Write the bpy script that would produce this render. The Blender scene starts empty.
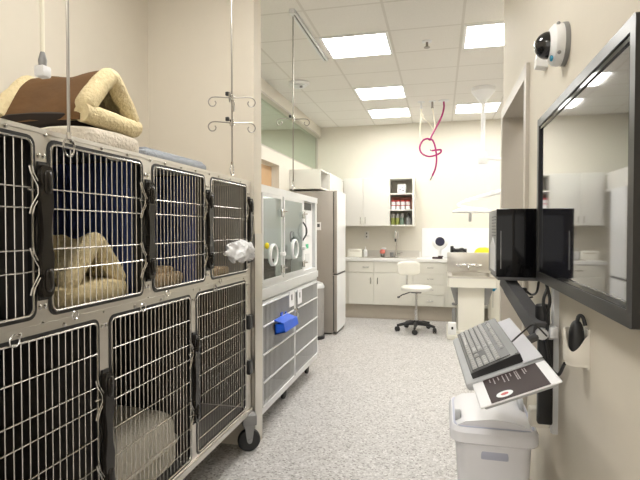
import bpy, bmesh, math, random
from mathutils import Vector, Matrix
random.seed(7)
S = bpy.context.scene
C = S.collection
PI = math.pi

# ------------------------------------------------------------------ materials
def nt_new(name):
    m = bpy.data.materials.new(name); m.use_nodes = True
    return m, m.node_tree, m.node_tree.nodes['Principled BSDF']

def mat(name, col, rough=.5, metal=0, var=.06, scale=12, bump=0, bscale=60, ior=None, coat=0, sheen=0, spec=None):
    """procedural material: base colour with a gentle noise variation and optional bump"""
    m, t, b = nt_new(name)
    N, L = t.nodes, t.links
    tc = N.new('ShaderNodeTexCoord')
    nz = N.new('ShaderNodeTexNoise'); nz.inputs['Scale'].default_value = scale; nz.inputs['Detail'].default_value = 3
    L.new(tc.outputs['Object'], nz.inputs['Vector'])
    mx = N.new('ShaderNodeMix'); mx.data_type = 'RGBA'
    mx.inputs[6].default_value = tuple(max(0, c*(1-var)) for c in col)+(1,)
    mx.inputs[7].default_value = tuple(min(1, c*(1+var)) for c in col)+(1,)
    L.new(nz.outputs['Fac'], mx.inputs[0]); L.new(mx.outputs[2], b.inputs['Base Color'])
    b.inputs['Roughness'].default_value = rough; b.inputs['Metallic'].default_value = metal
    if ior: b.inputs['IOR'].default_value = ior
    if coat: b.inputs['Coat Weight'].default_value = coat; b.inputs['Coat Roughness'].default_value = .05
    if sheen: b.inputs['Sheen Weight'].default_value = sheen
    if spec is not None: b.inputs['Specular IOR Level'].default_value = spec
    if bump:
        n2 = N.new('ShaderNodeTexNoise'); n2.inputs['Scale'].default_value = bscale; n2.inputs['Detail'].default_value = 4
        L.new(tc.outputs['Object'], n2.inputs['Vector'])
        bp = N.new('ShaderNodeBump'); bp.inputs['Strength'].default_value = bump; bp.inputs['Distance'].default_value = .01
        L.new(n2.outputs['Fac'], bp.inputs['Height']); L.new(bp.outputs['Normal'], b.inputs['Normal'])
    return m

def glow(name, col, strength):
    m, t, b = nt_new(name)
    b.inputs['Base Color'].default_value = (.8, .8, .8, 1)
    b.inputs['Emission Color'].default_value = col+(1,)
    b.inputs['Emission Strength'].default_value = strength
    return m

def glass_mat(name, tint=(.9, .95, .93), ior=1.5, haze=0.0):
    m, t, b = nt_new(name)
    N, L = t.nodes, t.links
    N.remove(b)
    out = N['Material Output']
    tr = N.new('ShaderNodeBsdfTransparent'); tr.inputs[0].default_value = tint+(1,)
    gl = N.new('ShaderNodeBsdfGlossy'); gl.inputs['Roughness'].default_value = .03
    fr = N.new('ShaderNodeFresnel'); fr.inputs['IOR'].default_value = ior
    mx = N.new('ShaderNodeMixShader')
    ge = N.new('ShaderNodeNewGeometry'); iv = N.new('ShaderNodeMath'); iv.operation = 'SUBTRACT'; iv.inputs[0].default_value = 1
    L.new(ge.outputs['Backfacing'], iv.inputs[1])
    ml = N.new('ShaderNodeMath'); ml.operation = 'MULTIPLY'; L.new(fr.outputs[0], ml.inputs[0]); L.new(iv.outputs[0], ml.inputs[1])
    L.new(ml.outputs[0], mx.inputs[0]); L.new(tr.outputs[0], mx.inputs[1]); L.new(gl.outputs[0], mx.inputs[2])
    L.new(mx.outputs[0], out.inputs['Surface'])
    return m

def floor_mat():
    m, t, b = nt_new('speckled_vinyl')
    N, L = t.nodes, t.links
    tc = N.new('ShaderNodeTexCoord')
    v = N.new('ShaderNodeTexVoronoi'); v.inputs['Scale'].default_value = 95
    L.new(tc.outputs['Object'], v.inputs['Vector'])
    sp = N.new('ShaderNodeSeparateColor'); L.new(v.outputs['Color'], sp.inputs[0])
    r = N.new('ShaderNodeValToRGB'); r.color_ramp.interpolation = 'CONSTANT'
    e = r.color_ramp.elements
    e[0].position = 0; e[0].color = (.25, .235, .225, 1)
    e[1].position = .10; e[1].color = (.40, .385, .375, 1)
    for p, c in ((.36, (.49, .475, .465)), (.72, (.55, .535, .525)), (.9, (.64, .625, .615))):
        x = e.new(p); x.color = c+(1,)
    L.new(sp.outputs[0], r.inputs[0]); L.new(r.outputs[0], b.inputs['Base Color'])
    b.inputs['Roughness'].default_value = .38
    return m

def ceiling_mat():
    m, t, b = nt_new('ceiling_tiles')
    N, L = t.nodes, t.links
    g = N.new('ShaderNodeTexCoord'); s = N.new('ShaderNodeSeparateXYZ'); L.new(g.outputs['Object'], s.inputs[0])
    def line(sock, off, pitch, w):
        a = N.new('ShaderNodeMath'); a.operation = 'SUBTRACT'; a.inputs[1].default_value = off; L.new(sock, a.inputs[0])
        d = N.new('ShaderNodeMath'); d.operation = 'DIVIDE'; d.inputs[1].default_value = pitch; L.new(a.outputs[0], d.inputs[0])
        p = N.new('ShaderNodeMath'); p.operation = 'PINGPONG'; p.inputs[1].default_value = .5; L.new(d.outputs[0], p.inputs[0])
        c = N.new('ShaderNodeMath'); c.operation = 'LESS_THAN'; c.inputs[1].default_value = w/pitch/2; L.new(p.outputs[0], c.inputs[0])
        return c.outputs[0]
    a = line(s.outputs[0], -1.055, .615, .022); c = line(s.outputs[1], 4.40, .56, .022)
    mxm = N.new('ShaderNodeMath'); mxm.operation = 'MAXIMUM'; L.new(a, mxm.inputs[0]); L.new(c, mxm.inputs[1])
    nz = N.new('ShaderNodeTexNoise'); nz.inputs['Scale'].default_value = 90; L.new(g.outputs['Object'], nz.inputs['Vector'])
    m1 = N.new('ShaderNodeMix'); m1.data_type = 'RGBA'
    m1.inputs[6].default_value = (.70, .68, .64, 1); m1.inputs[7].default_value = (.80, .78, .74, 1); L.new(nz.outputs['Fac'], m1.inputs[0])
    m2 = N.new('ShaderNodeMix'); m2.data_type = 'RGBA'; L.new(mxm.outputs[0], m2.inputs[0]); L.new(m1.outputs[2], m2.inputs[6])
    m2.inputs[7].default_value = (.64, .615, .57, 1)
    L.new(m2.outputs[2], b.inputs['Base Color']); b.inputs['Roughness'].default_value = .9
    return m

def brushed(name, col, rough=.3, metal=1.0):
    m, t, b = nt_new(name)
    N, L = t.nodes, t.links
    tc = N.new('ShaderNodeTexCoord'); mp = N.new('ShaderNodeMapping'); mp.inputs['Scale'].default_value = (3, 3, 60)
    nz = N.new('ShaderNodeTexNoise'); nz.inputs['Scale'].default_value = 4; nz.inputs['Detail'].default_value = 3
    L.new(tc.outputs['Object'], mp.inputs[0]); L.new(mp.outputs[0], nz.inputs['Vector'])
    r = N.new('ShaderNodeMapRange'); r.inputs[3].default_value = rough*.92; r.inputs[4].default_value = rough*1.1
    L.new(nz.outputs['Fac'], r.inputs[0]); L.new(r.outputs[0], b.inputs['Roughness'])
    b.inputs['Base Color'].default_value = col+(1,); b.inputs['Metallic'].default_value = metal
    return m

M = {}
M['wall'] = mat('wall_paint', (.66, .605, .51), .75, var=.02, bump=.05, bscale=120)
M['wallwhite'] = mat('light_wall_paint', (.70, .665, .58), .7, var=.02, bump=.05, bscale=120)
M['floor'] = floor_mat()
M['ceil'] = ceiling_mat()
M['jamb'] = mat('door_frame_paint', (.50, .46, .40), .45, var=.03)
M['steel'] = brushed('brushed_stainless', (.60, .575, .53), .36)
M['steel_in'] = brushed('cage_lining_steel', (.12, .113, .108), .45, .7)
M['lining_bluecast'] = mat('painted_blue_reflection', (.07, .10, .30), .4, metal=.3)  # bluish light reflection in the steel, put into the colour
M['lining_grey'] = mat('grey_cage_lining', (.36, .345, .33), .45, metal=.3)
M['rod'] = mat('bright_wire', (.58, .56, .52), .25, metal=1, var=.02)
M['chrome'] = mat('chrome', (.62, .61, .59), .16, metal=1, var=.02)
M['dullrod'] = mat('dull_rod', (.30, .28, .25), .3, metal=.9)
M['latch'] = mat('dark_brown_latch', (.022, .019, .016), .2, metal=.4, var=.15)
M['black'] = mat('black_plastic', (.012, .012, .013), .42)
M['rubber'] = mat('black_rubber', (.02, .02, .021), .6)
M['dgrey'] = mat('dark_grey_plastic', (.095, .095, .098), .4)
M['mgrey'] = mat('mid_grey_metal', (.28, .28, .28), .4, metal=.4)
M['white'] = mat('white_plastic', (.82, .82, .82), .35, var=.015)
M['alu'] = mat('pale_anodised_frame', (.70, .71, .72), .32, metal=.35, var=.03)
M['cream'] = mat('cream_laminate', (.73, .71, .635), .4, var=.03, scale=5)
M['creamhi'] = mat('white_laminate', (.72, .705, .655), .38, var=.02, scale=5)
M['tan'] = mat('tan_toe_kick', (.44, .39, .32), .6)
M['counter'] = mat('white_worktop', (.80, .79, .76), .3, var=.03, scale=40)
M['fridge'] = mat('grey_fridge_side', (.36, .33, .295), .42, metal=.25, var=.03)
M['fridgewhite'] = mat('glossy_white_fridge_door', (.84, .85, .86), .12, var=.01)
M['seal'] = mat('door_seal', (.10, .095, .09), .6)
M['fleece'] = mat('cream_fleece', (.66, .55, .33), .95, var=.16, scale=30, bump=.9, bscale=75)
M['fleece2'] = mat('off_white_fleece', (.62, .56, .47), .95, var=.14, scale=30, bump=.9, bscale=75)
M['suede'] = mat('brown_suede', (.12, .057, .016), .85, var=.28, scale=7, bump=.25, bscale=25)
M['bluegrey'] = mat('blue_grey_blanket', (.30, .32, .35), .95, var=.15, scale=40, bump=.6, bscale=90)
M['tanblanket'] = mat('tan_weave', (.46, .33, .20), .9, var=.25, scale=60, bump=.5, bscale=120)
M['greybed'] = mat('beige_grey_cushion', (.40, .37, .31), .95, var=.12, scale=14, bump=.6, bscale=80)
M['cloth'] = mat('white_cloth', (.74, .74, .75), .85, var=.06, bump=.3, bscale=30)
M['blue'] = mat('bright_blue_plastic', (.008, .11, .72), .3, var=.05)
M['magenta'] = mat('magenta_hose', (.36, .006, .13), .35)
M['ivory'] = mat('ivory_hose', (.82, .78, .64), .4)
M['yellow'] = mat('yellow_cloth', (.86, .70, .02), .8)
M['red'] = mat('red_plastic', (.55, .04, .04), .4)
M['pink'] = mat('coral_plastic', (.70, .20, .15), .4)
M['green'] = mat('olive_green_contents', (.24, .27, .06), .5)
M['teal'] = mat('grey_green_contents', (.18, .26, .2), .5)
M['shelfback'] = mat('shelf_lining', (.46, .42, .35), .6)
M['shelfred'] = mat('reddish_card', (.42, .17, .13), .7)
M['wood'] = mat('light_wood_door', (.52, .33, .17), .5, var=.12, scale=4)
M['screen'] = mat('glossy_screen', (.005, .006, .016), .03, var=0, ior=3.0, coat=1)
M['bezel'] = mat('charcoal_brushed_bezel', (.035, .034, .033), .33, metal=.5)
M['gloss'] = mat('glossy_black', (.004, .004, .005), .08, var=0, spec=.25)
M['keys'] = mat('grey_keys', (.46, .46, .46), .5)
M['kbbody'] = mat('keyboard_black', (.022, .022, .023), .38)
M['trayg'] = mat('light_grey_tray', (.46, .47, .49), .45)
M['paper'] = mat('white_paper', (.82, .82, .84), .6, var=.01)
M['maroon'] = mat('dark_maroon_print', (.032, .016, .016), .6, spec=.3)
M['plate'] = mat('keyboard_plate', (.085, .085, .085), .45)
M['sheet'] = mat('grey_white_sheet', (.58, .58, .62), .6)
M['ink'] = mat('pale_print', (.45, .42, .42), .6)
M['dome'] = mat('smoked_dome', (.01, .01, .011), .05, var=0, coat=.5)
M['bin'] = mat('white_bin_plastic', (.84, .84, .88), .25, var=.015)
M['binlabel'] = mat('lavender_grip', (.50, .52, .64), .5)
M['pouch'] = mat('cream_pouch_plastic', (.78, .74, .66), .4)
M['navy'] = mat('navy_dark', (.02, .02, .05), .4)
M['glass'] = glass_mat('clear_glass')
M['glassgrey'] = glass_mat('clerestory_glass', (.80, .87, .82), 1.45)
M['panel'] = glow('lit_diffuser', (1.0, .98, .935), 9.0)
M['panelfill'] = glow('lit_diffuser_fill', (1.0, .98, .935), 14.0)  # brighter diffuser for the added panels out of view
M['panelmid'] = glow('lit_diffuser_mid', (1.0, .98, .935), 14.0)
M['softfill'] = glow('cage_fill_glow', (1.0, .97, .92), .7)  # fill glow added inside the glass-door cage
M['shelfback2'] = mat('pale_cage_lining', (.56, .52, .45), .5)
M['kennel_in'] = mat('kennel_lining', (.17, .165, .16), .5)
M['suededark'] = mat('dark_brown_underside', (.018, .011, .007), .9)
M['grn'] = mat('green_mark', (.05, .5, .25), .5)
M['bluetag'] = mat('blue_tag', (.02, .25, .42), .5)

# ------------------------------------------------------------------ mesh builder
class MB:
    def __init__(s): s.v = []; s.f = []
    def add(s, vs, fs):
        o = len(s.v); s.v += [Vector(v) for v in vs]; s.f += [tuple(i+o for i in f) for f in fs]; return s
    def box(s, x0, x1, y0, y1, z0, z1):
        return s.add([(x0,y0,z0),(x1,y0,z0),(x1,y1,z0),(x0,y1,z0),(x0,y0,z1),(x1,y0,z1),(x1,y1,z1),(x0,y1,z1)],
                     [(0,3,2,1),(4,5,6,7),(0,1,5,4),(1,2,6,5),(2,3,7,6),(3,0,4,7)])
    def rbox(s, x0, x1, y0, y1, z0, z1, r=.01, seg=2):
        bm = bmesh.new(); bmesh.ops.create_cube(bm, size=1)
        for v in bm.verts: v.co = Vector((x0+(v.co.x+.5)*(x1-x0), y0+(v.co.y+.5)*(y1-y0), z0+(v.co.z+.5)*(z1-z0)))
        bmesh.ops.bevel(bm, geom=bm.edges[:], offset=min(r, .49*min(x1-x0, y1-y0, z1-z0)), segments=seg, profile=.5, affect='EDGES')
        bm.verts.index_update()
        s.add([v.co.copy() for v in bm.verts], [tuple(v.index for v in f.verts) for f in bm.faces]); bm.free(); return s
    def tube(s, pts, r, n=8, closed=False, caps=True):
        pts = [Vector(p) for p in pts]; m = len(pts)
        rs = r if isinstance(r, (list, tuple)) else [r]*m
        T = []
        for i in range(m):
            if closed: d = pts[(i+1) % m]-pts[i-1]
            else: d = pts[min(i+1, m-1)]-pts[max(i-1, 0)]
            T.append(d.normalized() if d.length > 1e-9 else Vector((0,0,1)))
        a = Vector((0,0,1)) if abs(T[0].z) < .9 else Vector((1,0,0))
        U = T[0].cross(a).normalized(); vs = []; fs = []
        for i in range(m):
            U = (U - T[i]*U.dot(T[i]))
            U = U.normalized() if U.length > 1e-6 else T[i].orthogonal().normalized()
            W = T[i].cross(U)
            for k in range(n):
                an = 2*PI*k/n; vs.append(pts[i]+(U*math.cos(an)+W*math.sin(an))*rs[i])
        for i in range(m if closed else m-1):
            j = (i+1) % m
            for k in range(n):
                l = (k+1) % n; fs.append((i*n+k, i*n+l, j*n+l, j*n+k))
        if caps and not closed:
            fs.append(tuple(range(n-1, -1, -1))); fs.append(tuple((m-1)*n+k for k in range(n)))
        return s.add(vs, fs)
    def lathe(s, c, prof, n=24, axis='z'):
        """prof: list of (radius, height)"""
        c = Vector(c); vs = []; fs = []
        def pt(r, h, a):
            x, y = r*math.cos(a), r*math.sin(a)
            return c+(Vector((x, y, h)) if axis == 'z' else Vector((h, x, y)) if axis == 'x' else Vector((y, h, x)))
        for r, h in prof:
            for k in range(n): vs.append(pt(max(r, 1e-5), h, 2*PI*k/n))
        for i in range(len(prof)-1):
            for k in range(n):
                l = (k+1) % n; fs.append((i*n+k, i*n+l, (i+1)*n+l, (i+1)*n+k))
        fs.append(tuple(range(n-1, -1, -1))); fs.append(tuple((len(prof)-1)*n+k for k in range(n)))
        return s.add(vs, fs)
    def prism(s, poly, a0, a1, plane='yz'):
        """poly of 2-D points extruded along the remaining axis from a0 to a1"""
        def P(u, v, a): return {'yz': (a, u, v), 'xz': (u, a, v), 'xy': (u, v, a)}[plane]
        n = len(poly); vs = [P(u, v, a0) for u, v in poly]+[P(u, v, a1) for u, v in poly]
        fs = [tuple(range(n-1, -1, -1)), tuple(range(n, 2*n))]+[(i, (i+1) % n, n+(i+1) % n, n+i) for i in range(n)]
        return s.add(vs, fs)
    def ell(s, c, rx, ry, rz, e=1.0, n=24, m=14):
        """superellipsoid cushion"""
        def p(x): return math.copysign(abs(x)**e, x)
        vs = []; fs = []
        for i in range(m+1):
            a = -PI/2+PI*i/m
            for k in range(n):
                b = 2*PI*k/n
                vs.append((c[0]+rx*p(math.cos(a))*p(math.cos(b)), c[1]+ry*p(math.cos(a))*p(math.sin(b)), c[2]+rz*p(math.sin(a))))
        for i in range(m):
            for k in range(n):
                l = (k+1) % n; fs.append((i*n+k, i*n+l, (i+1)*n+l, (i+1)*n+k))
        return s.add(vs, fs)
    def ring_plate(s, outer, inner, a0, a1, plane='yz'):
        """flat plate with a hole; outer and inner have equal point counts"""
        def P(u, v, a): return {'yz': (a, u, v), 'xz': (u, a, v), 'xy': (u, v, a)}[plane]
        n = len(outer)
        vs = [P(*q, a0) for q in outer]+[P(*q, a0) for q in inner]+[P(*q, a1) for q in outer]+[P(*q, a1) for q in inner]
        fs = []
        for i in range(n):
            j = (i+1) % n
            fs += [(i, n+i, n+j, j), (2*n+i, 2*n+j, 3*n+j, 3*n+i), (i, j, 2*n+j, 2*n+i), (n+i, 3*n+i, 3*n+j, n+j)]
        return s.add(vs, fs)
    def wob(s, amp, freq, seed=0):
        from mathutils import noise
        for v in s.v:
            d = noise.noise_vector(v*freq+Vector((seed, seed*1.7, seed*.3)))
            v += d*amp
        return s
    def xf(s, mtx):
        s.v = [mtx @ v for v in s.v]; return s
    def build(s, name, m, parent=None, smooth=True, ang=35):
        me = bpy.data.meshes.new(name)
        org = ORG.get(parent.name, Vector()) if parent else Vector(s.origin if hasattr(s, 'origin') else (0,0,0))
        me.from_pydata([tuple(v-org) for v in s.v], [], s.f); me.validate(); me.materials.append(m)
        bm = bmesh.new(); bm.from_mesh(me); bmesh.ops.recalc_face_normals(bm, faces=bm.faces[:]); bm.to_mesh(me); bm.free()
        if smooth:
            me.shade_smooth(); me.set_sharp_from_angle(angle=math.radians(ang))
        o = bpy.data.objects.new(name, me); C.objects.link(o)
        if parent: o.parent = parent
        else: o.location = org
        ORG[o.name] = org
        return o
ORG = {}

def rrect(y0, y1, z0, z1, r, n=5):
    out = []
    for cy, cz, a in ((y1-r, z0+r, -PI/2), (y1-r, z1-r, 0), (y0+r, z1-r, PI/2), (y0+r, z0+r, PI)):
        for i in range(n):
            t = a+PI/2*i/(n-1); out.append((cy+r*math.cos(t), cz+r*math.sin(t)))
    return out

def thing(name, loc, label, cat, group=None):
    o = bpy.data.objects.new(name, None); o.empty_display_size = .05; C.objects.link(o); o.location = loc
    ORG[o.name] = Vector(loc); return tag(o, label, cat, group)
def tag(o, label, cat, group=None):
    o['label'] = label; o['category'] = cat
    if group: o['group'] = group
    return o
def struct(name, mb, m):
    o = mb.build(name, m, None, smooth=False); o['kind'] = 'structure'; return o
def solo(name, mb, m, label, cat, group=None, origin=None):
    mb.origin = origin or sum(mb.v, Vector())/len(mb.v)
    return tag(mb.build(name, m), label, cat, group)
def dup(root, loc, label=None):
    def rec(o, par):
        c = o.copy(); C.objects.link(c); c.parent = par
        for ch in list(o.children): rec(ch, c)
        return c
    r = rec(root, None); r.location = loc
    if label: r['label'] = label
    return r
def arc(c, r, a0, a1, n, plane='xz'):
    out = []
    for i in range(n+1):
        a = a0+(a1-a0)*i/n; u, v = r*math.cos(a), r*math.sin(a)
        out.append(Vector(c)+(Vector((u, 0, v)) if plane == 'xz' else Vector((0, u, v)) if plane == 'yz' else Vector((u, v, 0))))
    return out
def smooth_path(pts, n=6):
    """Catmull-Rom through the points"""
    P = [Vector(p) for p in pts]; P = [P[0]*2-P[1]]+P+[P[-1]*2-P[-2]]; out = []
    for i in range(1, len(P)-2):
        a, b, c, d = P[i-1:i+3]
        for k in range(n):
            t = k/n; out.append(.5*((2*b)+(c-a)*t+(2*a-5*b+4*c-d)*t*t+(3*b-a-3*c+d)*t**3))
    out.append(P[-2]); return out

# ------------------------------------------------------------------ setting
ZC = 3.12; YB = 8.3; XR = .45; XL = -1.90; XW = -1.98
struct('floor', MB().box(-6, 4, -2.6, 9, -.1, 0), M['floor'])
struct('ceiling', MB().box(-6, 4, -2.6, 9, ZC, ZC+.1), M['ceil'])
struct('wall_left', MB().box(XL-.12, XL, -2.5, 3.0, 0, ZC), M['wall'])
struct('wall_middle', MB().box(-2.1, -1.15, 3.0, 3.13, 0, ZC), M['wall'])                 # pier between the two cage banks
struct('trim_1', MB().box(-1.215, -1.146, 2.996, 3.0, 0.02, 1.37).box(-1.15, -1.146, 2.996, 3.13, .02, 1.37), M['steel'])
lw = MB()                                                                                 # far left wall with a doorway and a clerestory
lw.box(XW-.14, XW, 3.13, 5.30, 0, 2.36).box(XW-.14, XW, 6.04, YB, 0, 2.36).box(XW-.14, XW, 5.30, 6.04, 2.2, 2.36)
lw.box(XW-.14, XW, 3.13, YB, 2.955, ZC)
struct('wall_partition', lw, M['wallwhite'])
w = struct('window_1', MB().box(XW-.075, XW-.063, 3.13, YB-.03, 2.36, 2.955), M['glassgrey'])
struct('trim_2', MB().box(XW-.10, XW+.012, 3.13, YB, 2.94, 2.965).box(XW-.10, XW+.004, 3.13, YB, 2.352, 2.368)
       .box(XW-.09, XW-.05, YB-.04, YB, 2.36, 2.95), M['jamb'])
struct('door_1', MB().box(XW-.135, XW-.095, 5.32, 6.02, 0, 2.18), M['wood'])
struct('wall_back', MB().box(-6, 4, YB, YB+.12, 0, ZC), M['wallwhite'])
struct('wall_far_left', MB().box(-5.1, -5.0, 2, YB, 0, ZC), M['wall'])                    # the room behind the clerestory
struct('wall_side', MB().box(-5, -2.12, 2.9, 3.0, 0, ZC), M['wall'])
rw = MB()
rw.box(XR, XR+.14, -2.5, 2.85, 0, ZC).box(XR, XR+.14, 2.85, 3.86, 2.22, ZC).box(XR, XR+.14, 3.86, 3.93, 0, ZC)
struct('wall_right', rw, M['wall'])
dfm = MB()
dfm.box(XR-.018, XR+.158, 2.80, 2.87, 0, 2.265).box(XR-.018, XR+.158, 3.82, 3.90, 0, 2.265).box(XR-.018, XR+.158, 2.87, 3.82, 2.195, 2.265)
struct('door_2', dfm, M['jamb'])
struct('wall_hall', MB().box(.59, 3.4, 3.93, 4.03, 0, ZC).box(1.7, 1.8, 1.5, 3.93, 0, ZC).box(.59, 1.8, 1.4, 1.5, 0, ZC), M['wall'])
struct('wall_far_right', MB().box(3.3, 3.4, 4.03, YB, 0, ZC), M['wallwhite'])
struct('baseboard_back', MB().box(.11, 3.3, YB-.015, YB, 0, .1), M['tan'])
struct('baseboard_right', MB().box(XR-.012, XR, -2.5, 2.80, 0, .1), M['tan'])

# ceiling light panels
def panel(x, y, label, w=.585, d=.54, lamp='panel'):
    t = thing('ceiling_light', (x, y, ZC), label, 'ceiling light', 'square ceiling light panels')
    MB().ring_plate(rrect(x-w/2-.012, x+w/2+.012, y-d/2-.012, y+d/2+.012, .004), rrect(x-w/2+.012, x+w/2-.012, y-d/2+.012, y+d/2-.012, .004), ZC-.012, ZC-.0005, 'xy').build('frame', M['white'], t, False)
    MB().box(x-w/2+.012, x+w/2-.012, y-d/2+.012, y+d/2-.012, ZC-.006, ZC-.0006).build('diffuser', M[lamp], t, False)
    return t
panel(-.76, 4.68, 'lit square ceiling panel nearest the viewer, beside the ceiling track', lamp='panelmid')
panel(-.735, 6.35, 'lit square ceiling panel second in the left row')
panel(-.735, 7.47, 'lit square ceiling panel farthest in the left row, near the shelf')
panel(.50, 4.70, 'lit square ceiling panel at upper right above the doorway', lamp='panelmid')
panel(.50, 7.45, 'lit square ceiling panel behind the white surgical lamp mount')
panel(1.75, 4.68, 'unseen fill panel added on the ceiling beyond the right wall end'); panel(1.75, 6.35, 'middle unseen fill panel added on the ceiling beyond the right wall'); panel(1.75, 7.45, 'far unseen fill panel added on the ceiling beyond the right wall')  # unseen panels added to brighten the far right
panel(-3.4, 4.6, 'unseen fill panel added in the room behind the clerestory glass', lamp='panelmid'); panel(-3.4, 7.0, 'far unseen fill panel added in the room behind the clerestory glass', lamp='panelmid'); panel(-2.7, 5.8, 'unseen fill panel added close behind the clerestory glass', lamp='panelmid'); panel(-3.6, 5.8, 'unseen fill panel added between two others behind the clerestory glass', lamp='panelmid'); panel(1.15, 3.0, 'unseen fill panel added in the hall beyond the doorway')  # unseen panels added to light the side room and the hall
panel(-.76, 1.88, 'unseen fill panel added over the near kennel aisle', lamp='panelfill'); panel(-.76, -.6, 'unseen fill panel added behind the viewer', lamp='panelfill')  # unseen panels added to light the foreground

# ceiling track with rod
t = thing('ceiling_track', (-1.135, 4.4, ZC), 'grey metal track on the ceiling left of the nearest light panel', 'track')
MB().box(-1.16, -1.142, 3.80, 4.98, ZC-.022, ZC).box(-1.128, -1.11, 3.80, 4.98, ZC-.022, ZC).build('rail', M['alu'], t, False)
MB().box(-1.142, -1.128, 3.80, 4.98, ZC-.012, ZC).build('slot', M['black'], t, False)
MB().box(-1.155, -1.115, 3.78, 3.815, ZC-.035, ZC).build('end_stop', M['white'], t, False)
t = thing('ceiling_track', (-1.14, 1.9, ZC), 'grey metal track on the ceiling above the near cage bank', 'track')
MB().box(-1.165, -1.115, .9, 2.95, ZC-.022, ZC).build('rail', M['mgrey'], t, False)

# round ceiling vent, sprinkler
t = thing('ceiling_vent', (-1.62, 5.7, ZC), 'round white fixture on the ceiling tile above the glass clerestory', 'ceiling vent')
MB().lathe((-1.62, 5.7, ZC), [(.12, 0), (.125, -.012), (.10, -.03), (.09, -.03)], 28).build('base', M['white'], t)
MB().lathe((-1.62, 5.7, ZC), [(.075, -.025), (.08, -.045), (.05, -.062), (0, -.066)], 28).build('cover', M['alu'], t)
MB().lathe((-1.585, 5.66, ZC), [(.018, -.05), (.018, -.07), (0, -.072)], 12).build('sensor', M['mgrey'], t)
t = thing('sprinkler', (-.125, 4.72, ZC), 'small dark sprinkler head on the ceiling between light panels', 'sprinkler')
MB().lathe((-.125, 4.72, ZC), [(.045, 0), (.045, -.006), (.02, -.012)], 20).build('escutcheon', M['alu'], t)
MB().lathe((-.125, 4.72, ZC), [(.012, -.01), (.012, -.05), (.005, -.055)], 12).lathe((-.125, 4.72, ZC), [(.028, -.055), (.028, -.06)], 16).build('head', M['dullrod'], t)

# ------------------------------------------------------------------ near cage bank
XC = -1.17; XBK = -1.865; Y0 = .70; Y1 = 2.985; ZB = .24; ZM = 1.11; ZT = 1.70
bank = thing('cage_bank', (-1.5, 1.85, 0), 'large stainless steel bank of wire-door animal cages on casters at left', 'cage bank')
up = [(.75, 1.245), (1.30, 1.80), (1.87, 2.35), (2.415, 2.92)]            # upper openings in Y
lo = [(.86, 1.525), (1.585, 2.195), (2.25, 2.90)]                        # lower openings
UZ = (1.135, 1.672); LZ = (.275, 1.082)
def holes_plate(holes, y0, y1, z0, z1, xa, xb):
    """steel face sheet around a row of rounded openings"""
    mb = MB(); n = len(holes)
    edges = [y0]+[(holes[i][1]+holes[i+1][0])/2 for i in range(n-1)]+[y1]
    return mb, edges
ff = MB()
for holes, (z0, z1), (a, b) in ((up, UZ, (ZM-.0, ZT)), (lo, LZ, (ZB, ZM))):
    n = len(holes); ed = [Y0]+[(holes[i][1]+holes[i+1][0])/2 for i in range(n-1)]+[Y1]
    for i, (p, q) in enumerate(holes):
        inn = rrect(p, q, z0, z1, .028, 6)
        m_ = len(inn); cy, cz = (p+q)/2, (z0+z1)/2
        out = []
        for k, (y, z) in enumerate(inn):                       # project every inner point to the cell border
            blk = k//6
            fr = (k % 6)/5
            A = [(ed[i+1], a), (ed[i+1], b), (ed[i], b), (ed[i], a)][blk]
            cn = [((q-.028), a), (ed[i+1], z1-.028), (p+.028, b), (ed[i], z0+.028)][blk]
            ce = [(ed[i+1], z0+.028), (q-.028, b), (ed[i], z1-.028), (p+.028, a)][blk]
            if fr <= .5: out.append((cn[0]+(A[0]-cn[0])*fr*2, cn[1]+(A[1]-cn[1])*fr*2))
            else: out.append((A[0]+(ce[0]-A[0])*(fr-.5)*2, A[1]+(ce[1]-A[1])*(fr-.5)*2))
        ff.ring_plate(out, inn, XC-.022, XC, 'yz')
ff.box(XC-.02, XC+.012, Y0, Y1, ZB-.005, ZB+.022)                # folded lower lip
ff.box(XC-.02, XC+.004, Y0, Y1, ZT-.012, ZT+.002)
ff.box(XC-.01, XC+.003, Y0, Y1, ZM-.004, ZM+.004)
face = ff.build('front_frame', M['steel'], bank, True, 20)
SCR = []
for (p, q) in up:
    for y in (p-.012, p+.10, (p+q)/2, q-.10):
        SCR.append((XC, y, ZT-.014))
    for y in (q+.016, q+.036):
        SCR.append((XC, y, 1.62)); SCR.append((XC, y, 1.165))
    for y in (p+.06, q-.06): SCR.append((XC, y, 1.095))
for (p, q) in lo:
    for y in (q+.018, q+.04): SCR.append((XC, y, 1.055))
    for y in (p, p+.18, p+.36, p+.54): SCR.append((XC, y, .258))
for c_ in SCR: MB().lathe(c_, [(.0075, 0), (.0075, .003), (.003, .005)], 10, 'x').build('screw_head', M['chrome'], bank)
# casing
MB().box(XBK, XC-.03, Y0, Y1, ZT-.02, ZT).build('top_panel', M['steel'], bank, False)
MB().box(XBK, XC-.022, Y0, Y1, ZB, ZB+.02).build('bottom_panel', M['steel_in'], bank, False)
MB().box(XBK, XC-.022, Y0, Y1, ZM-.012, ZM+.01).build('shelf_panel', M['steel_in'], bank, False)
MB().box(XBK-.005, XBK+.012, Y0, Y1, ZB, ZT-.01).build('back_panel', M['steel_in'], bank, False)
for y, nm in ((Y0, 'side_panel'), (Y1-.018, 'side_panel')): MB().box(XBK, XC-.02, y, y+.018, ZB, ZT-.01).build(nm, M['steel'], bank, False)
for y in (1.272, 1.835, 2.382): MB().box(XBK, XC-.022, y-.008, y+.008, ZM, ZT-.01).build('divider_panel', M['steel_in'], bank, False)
for y in (1.555, 2.222): MB().box(XBK, XC-.022, y-.008, y+.008, ZB, ZM).build('divider_panel', M['steel_in'], bank, False)
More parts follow.
